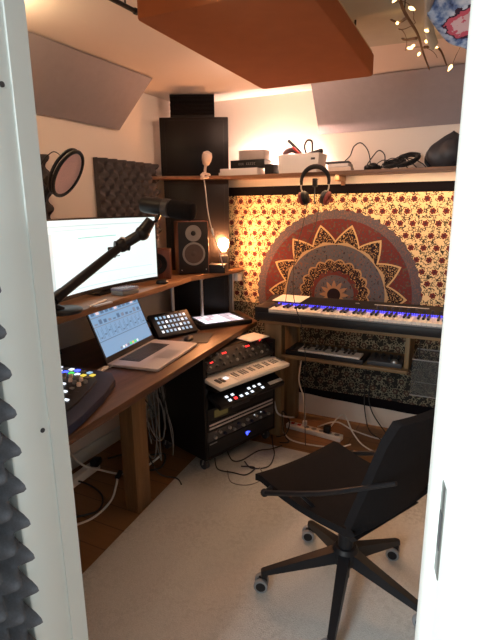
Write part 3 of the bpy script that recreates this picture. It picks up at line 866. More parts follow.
b = MB(); b.cyl(P1, P2, .024, n=14); b.cyl(P2, P3, .032, .024, 14); b.sphere(P2, .034, n=10); b.build('upper_tube', BLACKM, t)
b = MB(); b.tube([tuple(P1 + Vector((0, 0, -.02))), tuple(P1 + Vector((-.02, -.05, -.03))), tuple(P1 + Vector((-.03, -.085, -.045))), tuple(P1 + Vector((-.0, -.02, -.045)))], .0022, 6, 5); b.build('cable_tie', CABLEB, t)
b = MB(); b.tube([tuple(P3 - Vector((.0, 0, .01))), tuple(P3 + Vector((.035, .0, .0))), tuple(P3 + Vector((.05, 0, .03)))], .006, 8, 5); b.build('yoke', BLACKM, t)

t = thing('microphone', 'black cylindrical broadcast microphone on the tip of the boom arm', 'microphone', (-1.302, 1.887, 1.500), 0)
ax = Vector((.265, .03, -.038)).normalized(); Mx = ax.to_track_quat('Z', 'Y').to_matrix().to_4x4()
b = MB(); b.lathe([(.0, -.14), (.028, -.139), (.035, -.135), (.038, -.12), (.038, -.03), (.036, -.028)], Mx); b.build('rear_body', BLACK, t)
b = MB(); b.lathe([(.033, -.03), (.041, -.026), (.042, 0), (.042, .006), (.034, .01)], Mx); b.build('mount_ring', DGREY, t)
b = MB(); b.lathe([(.034, .008), (.041, .014), (.0435, .07), (.043, .112), (.038, .126), (.02, .132), (0, .133)], Mx); b.build('foam_windscreen', CHAIRF, t)

t = thing('pop_filter', 'oval pinkish mesh pop filter with black rim beside the left jamb', 'pop filter', (-1.262, 1.25, 1.615))
nrm = Vector((0.831, 0.253, -0.493)).normalized(); q = nrm.to_track_quat('Z', 'Y').to_matrix().to_4x4()
lng = Vector((0.406, 0.329, 0.852)); lng = (lng - nrm * lng.dot(nrm)).normalized(); sh = nrm.cross(lng)
q = Matrix((sh, lng, nrm)).transposed().to_4x4()
b = MB(); pts = [(.076 * math.cos(2 * PI * i / 40), .080 * math.sin(2 * PI * i / 40), 0) for i in range(40)]
b.tube(pts, .0065, 8, closed=True, M=q); pts2 = [(x, y, -.014) for x, y, z in pts]; b.tube(pts2, .0055, 8, closed=True, M=q); b.build('rim', BLACK, t)
b = MB(q); n_ = 40; vs = [(0, 0, .002)] + [(.075 * math.cos(2 * PI * i / n_), .079 * math.sin(2 * PI * i / n_), 0) for i in range(n_)] + [(0, 0, -.006)] + [(.075 * math.cos(2 * PI * i / n_), .079 * math.sin(2 * PI * i / n_), -.004) for i in range(n_)]
b.add(vs, [(0, 1 + i, 1 + (i + 1) % n_) for i in range(n_)] + [(n_ + 1, n_ + 2 + (i + 1) % n_, n_ + 2 + i) for i in range(n_)]); b.build('mesh_screen', PINKMESH, t)
b = MB(); b.obox((-.075, -.01, -.03), (.05, .022, .026), (0, .9, .2), .005); b.cyl((-.055, -.012, -.005), (-.10, -.005, -.055), .010, n=12); b.build('bracket', BLACK, t)
b = MB(); b.tube([(-.10, -.005, -.055), (-.17, .0, -.16), (-.26, -.04, -.33), (-.28, -.06, -.50), (-.28, -.06, -.534)], .007, 8, 8); b.cyl((-.28, -.06, -.5445), (-.28, -.06, -.53), .03, n=20); b.build('gooseneck', BLACK, t)
b = MB(); b.tube([(-.02, .0, .055), (-.06, .005, .075), (-.105, .01, .06), (-.14, .01, .03)], .0018, 6, 6); b.build('wire_loop', BLACK, t)

# ---------------- speakers on the shelf
t = thing('monitor_speaker', 'two-way speaker with pale driver rings before the black corner panel', 'speaker', (-1.690, 2.715, 1.0705), math.radians(43))
w_, d_, h_ = .205, .14, .345
b = MB(); b.box((-w_ / 2, 0, 0), (w_ / 2, d_, h_), .004); b.build('cabinet', CABW, t)
b = MB(); b.box((-w_ / 2 + .004, -.005, .004), (w_ / 2 - .004, 0, h_ - .004), .002); b.build('baffle', BLACK, t)
def front(x, z, y=-.005): return TR(x, y, z) @ Matrix.Rotation(PI / 2, 4, 'X')
b = MB(); b.lathe([(.048, 0), (.053, .003), (.052, .005), (.020, .004), (.018, .001)], front(.0, .268)); b.build('tweeter_plate', MGREY, t)
MB().sphere((.0, -.008, .268), .0165, (1, .6, 1), 10).build('tweeter_dome', BLACK, t)
b = MB(); b.lathe([(.072, 0), (.076, .002), (.076, .006), (.065, .007), (.062, .003)], front(.0, .135)); b.build('woofer_ring', MGREY, t)
b = MB(); b.lathe([(.063, .004), (.055, .006), (.026, -.002), (.024, .0), (.014, .006), (0, .008)], front(.0, .135)); b.build('woofer_cone', GOLDCOPPER, t)
for (x, z) in ((-.082, .03), (.082, .03)):
    MB().lathe([(.004, 0), (.004, .002), (0, .003)], front(x, z), 10).build('screw', STEEL, t)

t = thing('small_speaker', 'small reddish-brown speaker with one dark driver beside the monitor edge', 'speaker', (-1.78, 2.425, 1.0705), math.radians(30))
b = MB(); b.box((-.085, 0, 0), (.085, .11, .185), .004); b.build('cabinet', CABW, t)
b = MB(); b.lathe([(.064, 0), (.066, .003), (.064, .005), (.056, .004), (.051, .001), (.018, -.001), (.015, .004), (0, .007)], front(.0, .095, 0.0)); b.build('driver', BLACK, t)

b = MB(TR(-1.600, 2.862, 1.0705) @ RZ(.30)); b.box((-.05, -.065, 0), (.07, .06, .058), .004); o = b.build('flat_case', BLACK)
tag(o, 'flat black case between the two-way speaker and lit bulb', 'case')
# bulb lamp
t = thing('table_lamp', 'bare glowing bulb on a dark cylinder base near the tapestry', 'lamp', (-1.565, 2.93, 1.0705), 0)
t.location = (-1.585, 2.938, 1.0705)
MB().lathe([(.032, 0), (.033, .004), (.033, .098), (.028, .110), (.017, .113)]).build('lamp_base', DGREY, t)
MB().lathe([(.016, .113), (.017, .136), (.014, .140)]).build('lamp_socket', STEEL, t)
MB().lathe([(.013, .137), (.020, .150), (.032, .170), (.035, .190), (.031, .210), (.017, .222), (0, .224)]).build('light_bulb', BULB, t)

# little things on the riser
t = thing('clear_case', 'small clear plastic case standing on the shelf below the screen', 'case', (-1.625, 1.93, 1.0705), 1.50)
MB().box((-.06, -.042, 0), (.06, .042, .022), .004).build('case_tray', MGREY, t)
MB().box((-.061, -.043, .0225), (.061, .043, .036), .005).build('case_lid', mk('clear_mauve_plastic', (.32, .30, .40), .15, alpha=.55), t)
b = MB(); b.cyl((-1.545, 1.585, 1.0755), (-1.585, 1.735, 1.0755), .0045, n=8); b.cyl((-1.585, 1.735, 1.0755), (-1.590, 1.752, 1.0755), .0045, .001, 8)
tag(b.build('pen', WHITEP), 'white pen lying on the desk shelf near the round base', 'pen')
b = MB(); b.box((-1.535, 1.60, 1.0706), (-1.515, 1.71, 1.078), .002)
tag(b.build('usb_stick', SILVER), 'flat silver strip lying in front of the white pen', 'strip')
b = MB(TR(-1.655, 2.30, 1.0705)); b.lathe([(.035, 0), (.037, .006), (.032, .016), (.012, .020), (0, .021)])
tag(b.build('round_puck', BLACK), 'small round black puck at the right foot of the monitor', 'puck')

# ================================================================== ON THE DESK
# laptop
LA = math.atan2(.477, -.063)
t = thing('laptop', 'open silver laptop showing a blue mixer window on the desk', 'laptop', (-1.488, 1.977, .7405), LA)
w_, d_ = .475, .283
b = MB(); b.prism(rrect(w_ / 2, d_ / 2, .014), .003, .017, bev=.002); b.build('base', SILVER, t)
b = MB(); b.box((-.165, .0, .0165), (.165, .118, .0172)); b.build('key_well', BLACK, t)
b = MB()
for r in range(6):
    for c in range(14):
        if r == 0 and 3 < c < 9:
            if c == 4: b.box((-.16 + 4 * .0229, .003 + r * .0192, .0172), (-.16 + 9 * .0229 - .004, .003 + r * .0192 + .0155, .0187), .0015)
            continue
        b.box((-.16 + c * .0229, .003 + r * .0192, .0172), (-.16 + c * .0229 + .0187, .003 + r * .0192 + .0155, .0187))
o = b.build('keyboard_keys', DGREY, t); o['kind'] = 'stuff'
b = MB(); b.prism(rrect(.075, .045, .006), .0168, .0173, M=TR(0, -.075, 0)); b.build('trackpad', mk('trackpad_glass', (.55, .51, .50), .3, metal=.4, var=.02), t)
HT = math.radians(22)
ML2 = TR(0, d_ / 2 - .006, .016) @ Matrix.Rotation(PI / 2 - HT, 4, 'X')
hs = .298
b = MB(ML2); b.prism(rrect(w_ / 2, hs / 2, .012), -.007, 0, M=TR(0, hs / 2, 0), bev=.0015); lid = b.build('lid', SPACEG, t)
b = MB(ML2)
sx0, sx1, sy0, sy1 = -w_ / 2 + .010, w_ / 2 - .010, .030, hs - .012
def sq(x0, y0, x1, y1, lay, mi):
    b.mat(mi)
    X0, X1 = sx0 + (sx1 - sx0) * x0, sx0 + (sx1 - sx0) * x1; Y0, Y1 = sy0 + (sy1 - sy0) * y0, sy0 + (sy1 - sy0) * y1
    b.add([(X0, Y0, .0006 + lay * .0004), (X1, Y0, .0006 + lay * .0004), (X1, Y1, .0006 + lay * .0004), (X0, Y1, .0006 + lay * .0004)], [(0, 1, 2, 3)])
sq(0, 0, 1, 1, 0, 0)
sq(0, .93, 1, 1, 1, 2); sq(0, .30, 1, .315, 1, 1); sq(0, .60, 1, .615, 1, 2); sq(0, .78, 1, .80, 1, 2)
for i in range(11):
    x = .03 + i * .088
    sq(x, .34, x + .006, .58, 1, 1); sq(x + .02, .36 + .12 * ((i * 7) % 5) / 5, x + .055, .39 + .12 * ((i * 7) % 5) / 5, 1, 1); sq(x + .065, .34, x + .071, .54, 1, 1)
    sq(x, .64, x + .055, .67 + .08 * ((i * 3) % 4) / 4, 1, 1 if i % 3 else 2); sq(x, .83, x + .06, .90, 1, 3 if i % 4 == 1 else 1)
for i, mi in enumerate((2, 4, 3, 2, 5, 6, 5, 4)):
    sq(.30 + i * .05, .02, .335 + i * .05, .07, 2, mi)
b.build('screen', [SCR_BLUE, SCR_BLUED, SCR_BAR, SCR_PINK, SCR_WHITE, LED_GREEN, LED_YEL], lid)
# dongle and cable at the laptop's left
t = thing('usb_dongle', 'white adapter and cable plugged into the left of the laptop', 'adapter')
b = MB(); b.obox((-1.575, 1.672, .7475), (.026, .075, .012), (0, 0, .2), .004); b.build('hub', WHITEP, t)
b = MB(); b.tube([(-1.565, 1.70, .748), (-1.56, 1.715, .75), (-1.565, 1.735, .753)], .003, 6, 5); b.tube([(-1.585, 1.64, .748), (-1.66, 1.58, .744), (-1.76, 1.50, .744), (-1.86, 1.40, .744)], .004, 6, 6); b.build('cable', CABLEW, t)

# mixing surface
t = thing('mixer', 'dark blue-black mixing console with lit buttons at the near desk end', 'mixer', (-1.5, 1.2, .7405))
poly = [(-.34, -.36), (-.34, .345), (-.16, .385), (.06, .385), (.13, .325), (.205, .17), (.275, -.02), (.31, -.16), (.31, -.36)]
b = MB(); b.prism(poly, .002, .038, bev=.006); b.build('console_body', NAVY, t)
b = MB(); b.prism([(-.325, -.34), (-.325, .335), (-.02, .345), (.085, .262), (.175, .07), (.22, -.08), (.235, -.34)], .0382, .046, bev=.002); b.build('control_panel', BLACK, t)
BC = [LED_WHITE, LED_BLUE, LED_WHITE, LED_GREEN, LED_YEL, LED_CYAN, LED_BLUE, LED_WHITE]
def pt(r, c): return Vector((-.225 + r * .036, .318 - c * .038 - max(0, r - 6) * .010 * (2 if c == 0 else 1.2)))
BC2 = [LED_WHITE, LED_WHITE, MGREY, LED_WHITE, LED_BLUE, MGREY, LED_CYAN, LED_YEL, LED_GREEN]
for r in range(11):
    for c in range(7):
        p = pt(r, c)
        if p.x > .055 + (.27 - p.y) * .42: continue
        if c < 2:
            b = MB(); b.box((p.x - .011, p.y - .011, .046), (p.x + .011, p.y + .011, .052), .003)
            b.build('button', BC2[(r if c == 0 else r * 4 + 1) % 9], t)
        elif c in (2, 3):
            MB().lathe([(.0095, .046), (.009, .058), (.007, .061), (0, .061)], TR(p.x, p.y, 0), 14).build('knob', CREAM if (r + c) % 2 else MGREY, t)
        else:
            if r % 2 == 0: 
                b = MB(); b.box((p.x - .010, p.y - .006, .046), (p.x + .010, p.y + .006, .053), .002); b.build('fader_cap', (MGREY, LED_WHITE, CREAM)[(r + c) % 3], t)
            else:
                b = MB(); b.box((p.x - .012, p.y - .002, .046), (p.x + .012, p.y + .002, .0466)); b.build('fader_slot', DGREY, t)

# small black box between laptop and pad unit
b = MB(TR(-1.84, 2.20, .7405) @ RZ(.9)); b.box((-.07, -.05, 0), (.07, .05, .075), .004); b.mat(1).box((-.05, -.052, .02), (.05, -.05, .035))
tag(b.build('audio_interface', [BLACK, DGREY]), 'low black interface box tucked behind the laptop screen', 'audio interface')

# lit pad controller, tilted
t = thing('pad_controller', 'tilted black controller with a grid of bluish lit pads on the desk', 'pad controller', (-1.665, 2.385, .7405), math.radians(66))
TILT = math.radians(42)
Mp = TR(0, 0, .042) @ Matrix.Rotation(TILT, 4, 'X')
b = MB(); b.box((-.14, -.085, -.010), (.14, .085, .018), .004, M=Mp @ TR(0, 0, .030)); b.build('case', BLACK, t)
b = MB(); b.box((-.11, -.01, .0), (.11, .075, .05), .004); b.build('stand', BLACK, t)
for r in range(4):
    for c in range(8):
        x = -.098 + c * .028; y = -.052 + r * .034
        b = MB(Mp @ TR(0, 0, .0482)); b.box((x - .0075, y - .009, 0), (x + .0075, y + .009, .003), .001)
        b.build('pad', LED_CYAN if (r * 3 + c) % 4 else LED_WHITE, t)

# touch controller with bright pink-white screen
t = thing('touch_controller', 'flat dark controller with a bright white and pink display on the desk', 'controller', (-1.540, 2.765, .7405), math.atan2(.263, .191))
b = MB(); b.box((-.19, -.13, 0), (.19, .155, .030), .006); b.build('case', BLACK, t)
b = MB(); b.box((-.142, -.108, .0302), (.142, .122, .0310)); b.mat(1)
rr_ = random.Random(3)
for r in range(3):
    for c in range(6):
        x0 = -.138 + c * .0465; y0 = -.103 + r * .075
        b.mat(1 if rr_.random() < .62 else 2); b.box((x0, y0, .0311), (x0 + .042, y0 + .068, .0315))
b.build('screen', [SCR_BAR, SCR_PINKW, SCR_PINK], t)
for i in range(6):
    MB().lathe([(.006, .028), (.006, .036), (0, .037)], TR(-.168, -.10 + i * .04, .002), 12).build('knob', DGREY, t)

# mouse on a dark mat
b = MB(TR(-1.475, 2.37, .7405) @ RZ(.35)); b.prism(rrect(.085, .11, .015), 0, .003)
tag(b.build('mouse_mat', DGREY), 'thin dark mat under the mouse at the desk front', 'mouse mat')
t = thing('computer_mouse', 'rounded black mouse beside the laptop on the dark mat', 'mouse', (-1.495, 2.315, .7440), 1.9)
b = MB(); b.sphere((0, 0, 0), .05, (1.0, .58, .42), 14); b.v = [Vector((p.x, p.y, max(p.z, 0))) for p in b.v]; b.build('shell', BLACK, t)
MB().cyl((.028, -.004, .0165), (.028, .004, .0165), .006, n=10).build('scroll_wheel', DGREY, t)

# ================================================================== RACK
RA = math.atan2(.53, .178)
RK = thing('rack_cabinet', 'black equipment rack on casters under the far desk end', 'rack', (-1.292, 2.135, 0), RA)
# local x along the front (left to right), local y into the rack, z up
RW, RD, RT, RB = .60, .44, .693, .085
b = MB(); b.box((0, 0, RB), (.018, RD, RT), .003); b.build('side_panel', BLACKP, RK)
b = MB(); b.box((RW - .018, 0, RB), (RW, RD, RT), .003); b.build('side_panel', BLACKP, RK)
b = MB(); b.box((.018, .0, RB), (RW - .018, RD, RB + .018), .003); b.build('bottom_panel', BLACKP, RK)
b = MB(); b.box((.018, .105, RT - .018), (RW - .018, RD, RT), .003); b.build('top_panel', BLACKP, RK)
b = MB(); b.box((.018, RD - .012, RB + .018), (RW - .018, RD, RT - .018)); b.build('back_panel', BLACKP, RK)
for xx in (.018, RW - .034):
    b = MB(); b.box((xx, .006, RB + .018), (xx + .016, .012, RT - .02)); b.build('rack_rail', STEEL if False else BLACKM, RK)
for (x, y) in ((.035, .04), (RW - .035, .04), (.035, RD - .04), (RW - .035, RD - .04)):
    b = MB(); b.box((x - .02, y - .02, RB - .012), (x + .02, y + .02, RB), .002); b.cyl((x, y, .05), (x, y, RB - .008), .008, n=10)
    b.tube([(x - .018, y, .078), (x - .018, y + .012, .040), (x + .018, y + .012, .040), (x + .018, y, .078)], .004, 6)
    c = b.build('caster', STEEL, RK)
    b = MB(); yw = y + .012
    b.cyl((x - .013, yw, .0385), (x + .013, yw, .0385), .030, n=20); b.build('wheel', DGREY, c)

def in_rack(name, lab, cat): return thing(name, lab, cat, RK.location, RA)
# knobby synth sloping at the top front
t = in_rack('knob_synth', 'black synth with small knobs and red digits at the rack top', 'synthesizer')
b = MB(); Ms = TR(0, -.012, .615) @ Matrix.Rotation(math.radians(38), 4, 'X')
b.box((.022, .0, -.028), (RW - .022, .13, 0), .004, M=Ms); b.build('case', BLACK, t)
for (px, py, i) in [(x, y, x) for y in range(3) for x in range(10)]:
    if py == 2 and px in (3, 4, 7): continue
    b = MB(Ms @ TR(.055 + px * .053, .025 + py * .036, 0)); b.lathe([(.0085, 0), (.008, .012), (0, .0125)], n=12)
    b.build('knob', MGREY if (px + py) % 4 == 0 else DGREY, t)
b = MB(Ms); 
for x0 in (.20, .395): 
    for j in range(3): b.box((x0 + j * .013, .090, .0), (x0 + .006 + j * .013, .100, .002))
b.build('red_digits', LED_RED, t)
b = MB(Ms @ TR(.535, .105, 0)); b.lathe([(.008, 0), (.008, .008), (0, .009)], n=12); b.build('red_light', LED_RED, t)
b = MB(Ms @ TR(.08, .055, 0)); b.box((.0, .0, 0), (.022, .006, .003)); b.build('red_light', LED_RED, t)
# folded white sheet on the rack top
b = MB(TR(*RK.location) @ RZ(RA)); b.box((.425, .050, RT + .0045), (.60, .188, RT + .0095), .001)
tag(b.build('white_sheet', PAPER), 'folded white sheet lying on the rack top beside the desk end', 'paper')
# white keyboard on a pulled-out tray
t = in_rack('white_synth', 'slim white keyboard synth pulled forward out of the rack', 'synthesizer')
b = MB(); Mt = TR(.010, -.125, .542) @ Matrix.Rotation(math.radians(8), 4, 'X')
b.box((.0, .0, 0), (RW - .02, .215, .022), .004, M=Mt); b.build('case', WHITEP, t)
b = MB(Mt)
for i in range(22):
    b.box((.145 + i * .0188, .008, .0222), (.145 + i * .0188 + .0176, .095, .0262), .0008)
b.build('key_bed', KEYW, t)
b = MB(Mt)
for i in range(22):
    if i % 7 in (0, 1, 3, 4, 5): b.box((.158 + i * .0188, .045, .0262), (.158 + i * .0188 + .010, .095, .030), .0008)
b.build('sharp_keys', MGREY, t)
for i in range(8):
    b = MB(Mt @ TR(.17 + i * .05, .150, .022)); b.lathe([(.010, 0), (.009, .010), (0, .011)], n=12); b.build('knob', mk('pale_knob', (.6, .57, .54), .5) if i == 0 else MATS['pale_knob'], t)
b = MB(Mt); b.box((.09, .06, .0222), (.118, .085, .026), .001); b.build('lit_button', LED_WHITE, t)
b = MB(Mt); b.box((.03, .04, .0222), (.05, .09, .027), .002); b.box((.06, .04, .0222), (.08, .09, .027), .002); b.build('pitch_wheels', DGREY, t)
MB().box((.02, -.08, .520), (RW - .02, .30, .532), .002).build('tray', BLACKP, RK)
# groovebox
t = in_rack('drum_machine', 'black drum machine with white and red lit pads in the rack', 'drum machine')
Mg = TR(.03, -.095, .415) @ Matrix.Rotation(math.radians(24), 4, 'X')
b = MB(); b.box((0, 0, 0), (RW - .06, .12, .03), .004, M=Mg); b.build('case', BLACK, t)
for r in range(2):
    for c in range(7):
        x = .085 + c * .045; y = .022 + r * .030
        if (r, c) in ((0, 5), (1, 2), (1, 3)): continue
        m_ = LED_RED if (r, c) == (0, 1) else LED_WHITE
        b = MB(Mg @ TR(x, y, .030)); b.box((-.010, -.008, 0), (.010, .008, .005), .002); b.build('pad', m_, t)
b = MB(Mg @ TR(.42, .03, .030)); b.box((.0, -.012, 0), (.115, .012, .004), .001); b.build('pale_strip', PAPER, t)
# small display unit
t = in_rack('display_unit', 'dark rack unit with a dim amber display below the drum machine', 'rack unit')
b = MB(); b.box((.02, -.004, .318), (RW - .02, .30, .395), .003); b.build('case', BLACK, t)
b = MB(); b.box((.07, -.0055, .335), (.175, -.004, .378)); b.build('display', LED_OLIVE, t)
b = MB(); b.box((.21, -.008, .350), (.36, -.004, .366), .002); b.build('slot', DGREY, t)
# two-strip patch bay
t = in_rack('patch_bay', 'rack patch bay with two silver strips in the rack middle', 'patch bay')
b = MB(); b.box((.02, -.004, .262), (RW - .02, .22, .314), .002); b.build('case', BLACK, t)
for z in (.271, .293):
    b = MB(); b.box((.03, -.0075, z), (RW - .03, -.004, z + .010), .001); b.build('silver_strip', SILVER, t)
# channel unit with knobs
t = in_rack('preamp_unit', 'grey-faced rack preamp with a row of knobs below the patch bay', 'rack unit')
b = MB(); b.box((.02, -.004, .196), (RW - .02, .28, .256), .002); b.build('case', DGREY, t)
for i in range(13):
    b = MB(TR(.07 + i * .038, -.004, .228 + (.010 if i % 2 else -.012)) @ Matrix.Rotation(PI / 2, 4, 'X'))
    b.lathe([(.010, 0), (.009, .014), (0, .015)], n=12); b.build('knob', (STEEL, MGREY, NAVY)[i % 3], t)
for x in (.40, .46):
    b = MB(TR(x, -.004, .246) @ Matrix.Rotation(PI / 2, 4, 'X')); b.lathe([(.004, 0), (0, .003)], n=8); b.build('status_light', LED_WHITE, t)
# power amp
t = in_rack('power_unit', 'plain black rack unit with a small blue light at the bottom', 'rack unit')
b = MB(); b.box((.02, -.004, .106), (RW - .02, .30, .190), .003); b.build('case', BLACK, t)
b = MB(); b.box((.325, -.0065, .142), (.345, -.004, .158)); b.box((.350, -.0065, .146), (.360, -.004, .152)); b.box((.333, -.0065, .132), (.341, -.004, .138)); b.build('blue_light', LED_BLUE, t)
b = MB(); b.box((.03, -.0065, .178), (.085, -.004, .184)); b.build('pale_badge', MGREY, t)

# ================================================================== KEYBOARD AND STAND
t = thing('keyboard_stand', 'pine-framed keyboard stand with a lower shelf against the back wall', 'stand')
b = MB(); b.box((-1.205, 2.765, .0005), (-1.085, 2.835, .772), .004); b.build('post', STANDW, t)
b = MB(); b.box((-1.205, 3.07, .0005), (-1.085, 3.13, .772), .004); b.build('post', STANDW, t)
b = MB(); b.box((.20, 2.765, .0005), (.28, 2.835, .772), .004); b.build('post', STANDW, t)
b = MB(); b.box((.20, 3.07, .0005), (.28, 3.13, .772), .004); b.build('post', STANDW, t)
b = MB(); b.box((-1.235, 2.755, .773), (.30, 2.785, .795), .002); b.build('front_rail', STANDX, t)
b = MB(); b.box((-1.235, 3.10, .773), (.30, 3.13, .795), .002); b.build('rear_rail', STANDX, t)
b = MB(); b.box((-1.084, 2.755, .556), (-.31, 3.10, .576), .002); b.build('lower_shelf', STANDX, t)
b = MB(); b.box((-.335, 2.80, .577), (-.31, 3.05, .772), .002); b.build('shelf_hanger', STANDW, t)

t = thing('keyboard', 'long black stage keyboard with blue lit keys on the pine stand', 'keyboard', (-1.258, 2.735, .7955))
KL = 1.46
b = MB(); b.box((0, 0, .0), (KL, .33, .052), .006); b.box((0, .0, .05), (.095, .175, .088), .005); b.box((KL - .06, .0, .05), (KL, .175, .088), .005)
b.add([(0, .17, .05), (KL, .17, .05), (KL, .33, .05), (0, .33, .05), (0, .17, .088), (KL, .17, .088), (KL, .33, .112), (0, .33, .112)],
      [(0, 1, 2, 3), (4, 7, 6, 5), (0, 4, 5, 1), (1, 5, 6, 2), (2, 6, 7, 3), (3, 7, 4, 0)])
b.build('case', BLACK, t)
b = MB(); b.box((.095, .006, .052), (KL - .06, .165, .062)); b.build('key_slip', MGREY, t)
nk = 50; kw = (KL - .06 - .097) / nk
for i in range(nk):
    x0 = .097 + i * kw
    b = MB(); b.box((x0 + .0007, -.004, .062), (x0 + kw - .0007, .155, .0805), .0016, seg=1); b.build('white_key', KEYW, t)
for i in range(nk - 1):
    if (i + 5) % 7 in (0, 1, 3, 4, 5):
        x0 = .097 + (i + 1) * kw
        b = MB(); b.box((x0 - .0072, .058, .0805), (x0 + .0072, .155, .0925), .002, seg=1); b.build('black_key', KEYB, t)
b = MB()
for i in range(nk * 2):
    x0 = .10 + i * kw / 2
    b.box((x0, .1565, .0785), (x0 + kw * .30, .163, .0915))
b.build('key_lights', LED_BLUEK, t)
b = MB(); M_ = TR(0, .17, .088) @ Matrix.Rotation(math.atan2(.024, .16), 4, 'X')
b.box((.70, .10, .0005), (1.02, .108, .002), M=M_); b.box((.58, .10, .0005), (.605, .108, .002), M=M_)
b.build('panel_marks', WHITEP, t)
for i in range(9):
    b = MB(M_ @ TR(.73 + i * .045, .05, 0)); b.lathe([(.009, 0), (.008, .012), (0, .013)], n=12); b.build('knob', DGREY, t)
b = MB(); b.add([(-1.215, 2.925, .8905), (-1.02, 2.918, .8905), (-.995, 3.05, .9105), (-1.19, 3.055, .9105), (-1.215, 2.925, .8935), (-1.02, 2.918, .8935), (-.995, 3.05, .9135), (-1.19, 3.055, .9135)],
                  [(0, 3, 2, 1), (4, 5, 6, 7), (0, 1, 5, 4), (1, 2, 6, 5), (2, 3, 7, 6), (3, 0, 4, 7)])
tag(b.build('paper_pad', PAPER), 'white paper pad lying on the left end of the long keyboard', 'paper')

# mini synth on the lower shelf
t = thing('mini_synth', 'small black synth with short white keys on the lower shelf', 'synthesizer', (-1.062, 2.775, .5765), -.03)
b = MB(); b.box((0, 0, 0), (.50, .20, .030), .004); b.build('case', BLACK, t)
for i in range(15):
    b = MB(); b.box((.085 + i * .0262, .006, .030), (.085 + i * .0262 + .0248, .105, .042), .001, seg=1); b.build('white_key', KEYW, t)
for i in range(14):
    if i % 7 in (0, 1, 3, 4, 5):
        b = MB(); b.box((.104 + i * .0262, .048, .042), (.104 + i * .0262 + .013, .105, .050), .001, seg=1); b.build('black_key', KEYB, t)
for i in range(8):
    b = MB(TR(.12 + i * .042, .155, .030)); b.lathe([(.009, 0), (.008, .014), (0, .015)], n=12); b.build('knob', MGREY, t)
for x in (.02, .05):
    b = MB(); b.box((x, .03, .030), (x + .016, .10, .036), .003); b.build('touch_strip', DGREY, t)
t = thing('effects_box', 'low dark effects box with knobs and a steel dome, right of the mini synth', 'effects box', (-.545, 2.785, .5765), 0)
b = MB(); b.box((0, 0, 0), (.20, .17, .028), .004); b.build('case', DGREY, t)
for i in range(4):
    for j in range(2):
        b = MB(TR(.03 + i * .045, .07 + j * .055, .028)); b.lathe([(.010, 0), (.009, .015), (0, .016)], n=12); b.build('knob', BLACK, t)
b = MB(TR(.155, .025, .028)); b.lathe([(.022, 0), (.020, .010), (.012, .017), (0, .019)], n=16); b.build('steel_dome', STEEL, t)

# smoky clear bin on the floor-side rack hung from the rail
t = thing('wire_basket', 'dark see-through basket hung below the keyboard right of the lower shelf', 'basket', (-.05, 2.865, .44))
hx, hy, h = .235, .115, .215
b = MB()
for (lo, hi) in (((-hx, -hy, 0), (hx, hy, .004)), ((-hx, -hy, .004), (hx, -hy + .003, h)), ((-hx, hy - .003, .004), (hx, hy, h)), ((-hx, -hy + .003, .004), (-hx + .003, hy - .003, h)), ((hx - .003, -hy + .003, .004), (hx, hy - .003, h))):
    b.box(lo, hi)
b.build('clear_sides', CLEARP, t)
b = MB(); r_ = [(-hx, -hy, h), (hx, -hy, h), (hx, hy, h), (-hx, hy, h)]
b.tube(r_, .004, 6, closed=True); b.tube([(x, y, .002) for x, y, z in r_], .003, 6, closed=True)
b.build('rim', MGREY, t)
for sx in (-1, 1):
    MB().tube([(sx * .2, -hy + .002, h), (sx * .2, -hy + .002, h + .118)], .003, 6).build('hook', BLACKM, t)

# power strip and cables under the stand
t = thing('power_strip', 'white power strip with red switches on the floor under the stand', 'power strip', (-.895, 2.90, .0005), -.13)
b = MB(); b.box((-.20, -.03, 0), (.20, .03, .035), .006); b.build('body', WHITEP, t)
for x in (-.16, -.11):
    b = MB(); b.box((x - .012, -.011, .035), (x + .012, .011, .040), .002); b.build('switch', RED, t)
for i in range(5):
    b = MB(TR(-.055 + i * .055, 0, .035)); b.lathe([(.018, 0), (.018, .001), (.015, .0012), (0, .0012)], n=18); b.build('socket', MGREY, t)
b = MB(TR(-.80, 2.885, .037)); b.box((-.022, -.022, 0), (.022, .022, .045), .006)
tag(b.build('plug', BLACK), 'black plug standing in the white power strip', 'plug')
b = MB(TR(-.965, 2.912, .037)); b.box((-.014, -.014, 0), (.014, .014, .04), .005)
tag(b.build('plug', WHITEP), 'white plug standing in the white power strip', 'plug')
CW = [('white cable rising from the white plug to the mini synth', [(-.965, 2.91, .078), (-.97, 2.92, .15), (-1.0, 2.98, .22), (-1.05, 3.02, .33), (-1.06, 3.13, .50)]),
      ('white cable bowed on the floor in front of the power strip', [(-1.10, 2.84, .008), (-1.0, 2.74, .006), (-.85, 2.73, .006), (-.70, 2.77, .006), (-.62, 2.80, .03)]),
      ('white cable sagging from the power strip to the right', [(-.80, 2.93, .045), (-.72, 2.98, .14), (-.64, 2.93, .05), (-.55, 2.86, .006), (-.42, 2.80, .006), (-.25, 2.82, .006), (-.12, 2.95, .03)]),
      ('white cable crossing the floor right of the power strip', [(-.66, 2.72, .013), (-.52, 2.74, .013), (-.40, 2.88, .010), (-.28, 2.93, .010), (-.1, 2.88, .010)]),
      ('white cable looping behind the power strip', [(-.9, 3.0, .006), (-.78, 3.04, .05), (-.66, 3.05, .006), (-.48, 3.0, .006), (-.33, 3.04, .006)])]
for lab, pts in CW: tube_thing('cable', lab, 'cable', pts, .005, CABLEW, 7)
